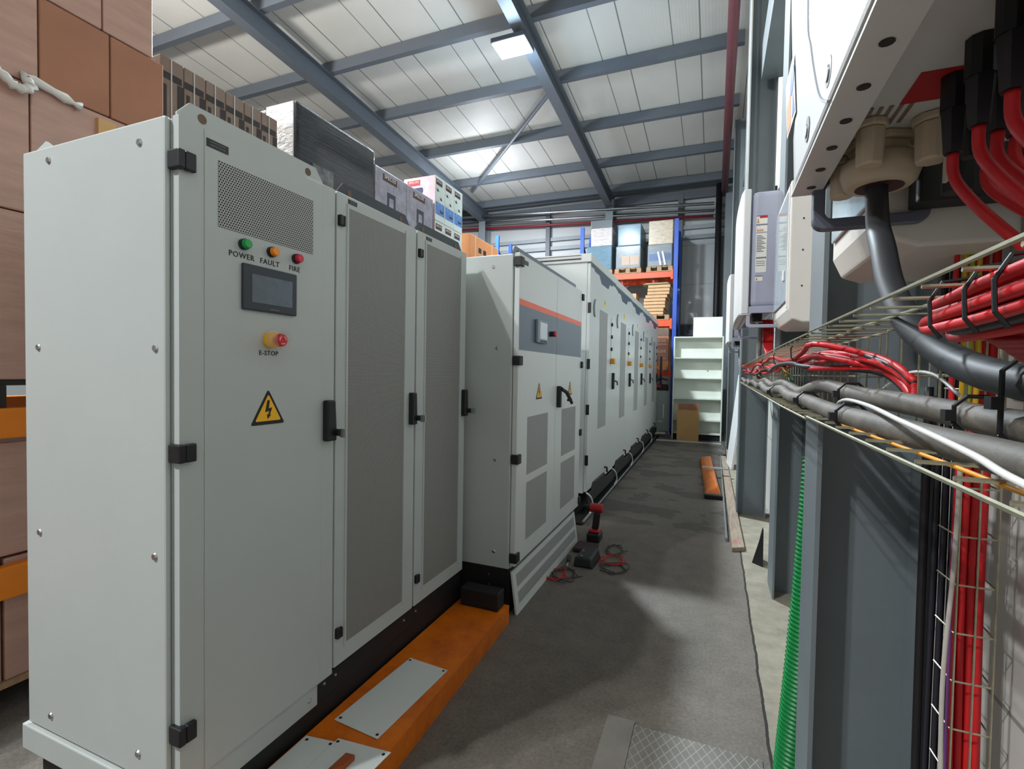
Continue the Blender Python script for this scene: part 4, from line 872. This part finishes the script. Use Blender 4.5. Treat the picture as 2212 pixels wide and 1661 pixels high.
# heavy black cables
def cable(name, pts, r, m, lab, cat='cable', group=None, n=6, k=12):
    return MB().tube(spline(pts, n), r, k).build(name, m, smooth=True, label=lab, cat=cat, group=group)
GC = 'heavy black cables'
cable('power_cable', [(.240, .992, 1.742), (.238, .975, 1.70), (.232, .94, 1.655), (.226, .886, 1.608), (.222, .829, 1.544), (.225, .764, 1.487), (.236, .703, 1.451), (.243, .641, 1.430), (.247, .567, 1.418), (.248, .503, 1.414), (.248, .40, 1.412), (.248, .22, 1.41)], .0162, mat('black_power_cable', '#2c2f33', .52, var=.15, vs=12), 'thick black cable curving down from the nearest inverter onto the tray', group=GC)
pts = [(.255, 3.34, 1.735), (.252, 3.34, 1.66), (.245, 3.32, 1.55), (.24, 3.20, 1.43), (.236, 3.05, 1.39)]
y = 2.85
while y > 1.35: pts.append((TX(y)+.052, y, 1.386+.009*math.sin(y*7.5))); y -= .2
pts += [(.21, 1.2, 1.40), (.219, .975, 1.390), (.233, .808, 1.386), (.242, .682, 1.382), (.244, .60, 1.380), (.244, .49, 1.379), (.245, .40, 1.379), (.245, .22, 1.379)]
cable('power_cable', pts, .0143, DUSTCABLE, 'dusty grey cable from the middle inverter lying at the back of the tray', group=GC, n=5)
pts = [(.255, 5.99, 1.735), (.255, 5.98, 1.60), (.26, 5.80, 1.45), (.262, 5.45, 1.385), (.262, 5.1, 1.37)]
y = 4.8
while y > 1.35: pts.append((TX(y)+.021+.004*math.sin(y*5), y, 1.3705+.008*math.sin(y*8+1))); y -= .2
pts += [(.186, 1.221, 1.366), (.180, .936, 1.362), (.184, .765, 1.362), (.193, .650, 1.361), (.200, .568, 1.360), (.202, .491, 1.361), (.203, .40, 1.361), (.205, .22, 1.361)]
cable('power_cable', pts, .0143, DUSTCABLE, 'dusty grey cable from the furthest inverter along the front of the tray', group=GC, n=5)
def tie(y, z0, z1, x0, x1, lab):
    pts = [(x0, y, z0+.01), (x0, y, z1-.01), (x0+.01, y, z1), (x1-.01, y, z1), (x1, y, z1-.01), (x1, y, z0+.01), (x1-.01, y, z0), (x0+.01, y, z0), (x0, y, z0+.01)]
    t = thing('cable_tie', lab, 'cable tie', (x0, y, z0), 'black cable ties on the heavy cables')
    MB().tube(pts, .0022, 6).build('strap', BLACK, t); bx('buckle', BLACK, t, x0-.009, x0-.0005, y-.006, y+.006, (z0+z1)/2-.006, (z0+z1)/2+.005)
tie(.545, 1.363, 1.437, .226, .266, 'long black cable tie binding the two rear cables nearest the right edge')
tie(.63, 1.364, 1.402, .225, .262, 'black cable tie around the back cable left of the long tie')
tie(.83, 1.345, 1.381, .163, .200, 'black cable tie holding the front cable near the middle of the tray')
tie(1.22, 1.349, 1.385, .168, .206, 'black cable tie on the front cable beside the first column')
tie(1.75, 1.349, 1.386, .164, .204, 'black cable tie on the front cable far along the tray')
tie(1.0, 1.372, 1.408, .199, .238, 'black cable tie on the back cable in front of the first column')
cable('white_cable', [(.235, 1.15, 1.362), (.205, 1.03, 1.372), (.190, .90, 1.384), (.180, .743, 1.384), (.172, .599, 1.377), (.170, .513, 1.372), (.169, .436, 1.366), (.166, .374, 1.360), (.164, .22, 1.352)], .0026, WHITE, 'thin white cable lying over the front dusty cable in the tray')
cable('yellow_cable', [(.172, .86, 1.350), (.174, .719, 1.350), (.176, .613, 1.350), (.178, .528, 1.350), (.178, .44, 1.350), (.178, .3, 1.350)], .0019, mat('orange_yellow_sheath', '#d8930f', .45), 'thin orange yellow cable on the floor of the tray below the white one')
cable('white_cable', [(.262, 1.0, 1.40), (.262, .9, 1.425), (.262, .8, 1.425), (.262, .72, 1.40)], .0022, WHITE, 'thin white wire arching behind the heavy cables near the wire mesh')
# red strings along the top of the tray: far run, then hairpin coils in the near section
rr = random.Random(11)
for i in range(10):
    ox = .020+.070*((i*3) % 10)/10; oz = .005+.032*((i*7) % 10)/10; ph = rr.uniform(0, 6); pts = []; y = 5.15-.25*rr.random()
    while y > 1.08:
        sag = .014*max(0, math.sin(y*3.3+ph))+.008*math.sin(y*6.1+ph*2)
        pts.append((TX(y)+ox+.007*math.sin(y*4+ph), y, ZT-.008-oz-max(0, sag)-.008*(y > 2)-.012*(y > 3.2))); y -= .14
    pts += [(.235+.012*(i % 3), 1.0, ZT-.03-oz), (.255+.006*(i % 3), .92, ZT-.05-oz), (.262, .86, ZT-.075-oz)]
    k = i % 4 != 3
    cable('string_cable', pts, .0055, REDWIRE if k else BLKWIRE, ('red' if k else 'black')+' string cable bundled with the others under the far tray top', group='red string cables in the far tray' if k else 'black string cables in the far tray', n=3, k=7)
for i in range(7):   # hairpins: out along the tray top, turning back near the section end
    x = .168+.0115*(i % 4); z = ZT-.009-.0062*(i//2)-.002*(i % 2); e = .535+.010*((i*3) % 5)
    pts = [(x-.002, .22, z+.006), (x, .34, z+.003), (x+.001, .44, z), (x+.003, e-.05, z-.002), (x+.005, e-.012, z-.003), (x+.007, e, z-.006), (x+.006, e-.012, z-.010), (x+.004, e-.05, z-.011), (x+.004, .44, z-.010), (x+.004, .34, z-.005), (x+.002, .22, z)]
    k = i not in (2, 5)
    cable('string_cable', pts, .0048, REDWIRE if k else BLKWIRE, ('red' if k else 'black')+' string cable folded back in the coil under the near tray top', group='red hairpin coil in the near tray' if k else 'black hairpin cables in the near tray', n=4, k=8)
for i in range(4):
    z = ZT-.043-.004*i
    cable('string_cable', [(.20+.006*i, .53-.01*i, ZT-.028), (.203+.005*i, .50, z), (.205+.005*i, .46, z-.004), (.205+.005*i, .42, z), (.20+.005*i, .36, ZT-.03), (.195+.005*i, .22, ZT-.014)], .0048, mat('dark_red_sheath', '#9c1a1e', .45), 'darker red string cable sagging below the coil in the near tray', group='sagging red cables below the near coil', n=4, k=8)
for i, y in enumerate((.40, .44, .50, 1.3, 1.75, 2.3)):
    x = TX(y)+.012; MB().tube([(x+.006, y, ZT-.042), (x-.001, y, ZT-.032), (x-.002, y, ZT-.012), (x+.006, y, ZT+.003), (x+.03, y, ZT+.006)], .0016, 5).build('cable_tie', BLACK, label=f'black cable tie on the red strings, {["nearest", "second", "third", "fourth", "fifth", "furthest"][i]} along the tray top', cat='cable tie', group='cable ties on the red strings')
# red string bundles dropping from the middle and far inverter
for i in range(5):
    cable('string_cable', [(.27+.012*i, 3.42, 1.76), (.275+.012*i, 3.40, 1.68), (.27+.01*i, 3.30, 1.60), (.265+.006*i, 3.05, 1.53), (TX(2.8)+.03+.006*i, 2.8, 1.487)], .0075, REDWIRE, 'red string cable dropping from the middle inverter into the tray', group='red strings from the middle inverter', k=7)
for i in range(3):
    cable('string_cable', [(.27+.012*i, 6.05, 1.76), (.27+.01*i, 6.0, 1.66), (.265+.01*i, 5.7, 1.55), (TX(5.1)+.03+.008*i, 5.15, 1.487)], .0075, REDWIRE, 'red string cable dropping from the furthest inverter into the tray', group='red strings from the furthest inverter', k=7)
cable('earth_cable', [(.228, 2.0, 1.455), (.226, 1.92, 1.44), (.226, 1.84, 1.42), (.228, 1.80, 1.40)], .006, GREEN, 'short green earth cable bend behind the tray mesh')
cable('earth_cable', [(.222, 1.98, 1.45), (.220, 1.90, 1.44), (.220, 1.82, 1.42)], .005, YELGRN, 'short yellow earth cable bend beside the green one')
# string connectors and red strings of the nearest inverter
GX = 'black string connectors under the nearest inverter'
for r in range(3):
    for i in range(5):
        x = .262+.026*r+.004*i; y = .50+.078*i+.022*r
        t = thing('string_connector', f'black plug connector under the nearest inverter, {["front", "middle", "rear"][r]} row, {["first", "second", "third", "fourth", "fifth"][i]} from the camera', 'connector', (x, y, 1.70), GX)
        MB().cyl((x, y, 1.8095), (x, y, 1.765), .0155, 10).build('socket', BLACK, t); MB().cyl((x, y, 1.7649), (x, y, 1.71), .0145, 6, .0105).build('plug', mat('soft_black_plastic', '#262329', .5), t)
        if i > 1 and (r+i) % 2 == 0 or i == 3:
            cable('string_cable', [(x, y, 1.709), (x+.004, y-.005, 1.67), (x+.03+.012*r, y-.05, 1.60), (x+.07+.02*r, y-.10, 1.53), (x+.09+.02*r, y-.2, 1.49)], .0066, REDWIRE, 'red string cable hanging from a plug connector of the nearest inverter', group='red strings from the nearest inverter', k=8)
t = thing('cable_gland', 'long black gland with a white marker tag below the nearest inverter', 'gland', (.325, .93, 1.70)); MB().cyl((.325, .93, 1.80), (.325, .93, 1.695), .018, 14).build('gland_body', BLACK, t)
bx('marker_tag', mat('tag_cream', '#c9c0b4', .6), t, .302, .3065, .905, .9145, 1.705, 1.775)
# vertical strings, mesh and cables going down the wall by the first column
t = thing('wire_tray', 'vertical wire tray holding the red cables at the lower right edge', 'cable tray', (.5, 1.25, 0), 'wire cable trays on the right wall')
for x in (.4565, .487, .517): MB().tube([(x, 1.232, 0.0), (x, 1.232, 1.78)], .002, 6).build('long_wire', WIRE, t)
for i in range(18): MB().tube([(.523, 1.31, .04+.097*i), (.519, 1.234, .04+.097*i), (.4545, 1.234, .04+.097*i), (.451, 1.31, .04+.097*i)], .0019, 5).build('cross_wire', WIRE, t)
for i in range(8):
    x = .4625+.0068*i; yy = 1.256+.012*(i % 2)
    cable('string_cable', [(x, yy, 0.0), (x+.002, yy, .5), (x-.002, yy+.004, 1.0), (x+.001, yy, 1.45), (x, yy, 1.75)], (.0068), REDWIRE, 'red cable running down inside the vertical wire tray', group='red cables in the vertical wire tray', k=8)
for i in range(7):
    x = .458+.0075*i; yy = 1.355+.014*(i % 2)
    cable('control_cable', [(x, yy, 0), (x-.001, yy, .6), (x+.001, yy, 1.1), (x, yy, 1.7)], .0055, mat('dark_blue_black_sheath', '#23262f', .45), 'dark cable in the vertical bundle between the grey strip and the white wire', group='dark vertical cables beside the column', k=8)
bx('cover_strip', mat('grey_trunking', '#7f8887', .45), None, .449, .464, 1.384, 1.392, 0, 1.60, label='narrow grey trunking strip running down beside the first column', cat='trunking')
cable('rubber_cable', [(.447, 1.36, 0), (.443, 1.36, .5), (.441, 1.36, 1.0), (.441, 1.36, 1.4)], .0085, BLACK, 'single black rubber cable hanging along the right flange of the first column', k=10)
cable('white_cable', [(.446, 1.222, 0), (.443, 1.222, .45), (.436, 1.222, .80), (.446, 1.222, 1.05), (.451, 1.222, 1.33)], .0042, mat('off_white_sheath', '#b7b2aa', .45), 'thin off-white cable hanging loosely left of the vertical red cables', k=8)
cable('violet_cable', [(.4545, 1.245, 0), (.453, 1.243, .6), (.452, 1.245, 1.1)], .003, mat('violet_sheath', '#6a3a78', .45), 'thin violet cable beside the vertical red cables', k=6)
for i in range(3):
    cable('earth_cable', [(.437+.011*i, 1.20, 1.33), (.440+.011*i, 1.2, 1.45), (.436+.011*i, 1.2, 1.58), (.437+.011*i, 1.2, 1.70)], .0045, (YELGRN, mat('yellow_green_sheath', '#9aa52a', .45), YELGRN)[i], 'yellow green earth cable rising behind the near tray section', group='yellow green earth cables', k=7)
cable('string_cable', [(.425, 1.2, 1.34), (.422, 1.2, 1.5), (.425, 1.2, 1.70)], .0045, REDWIRE, 'lone red cable rising left of the yellow green earth cables', k=7)
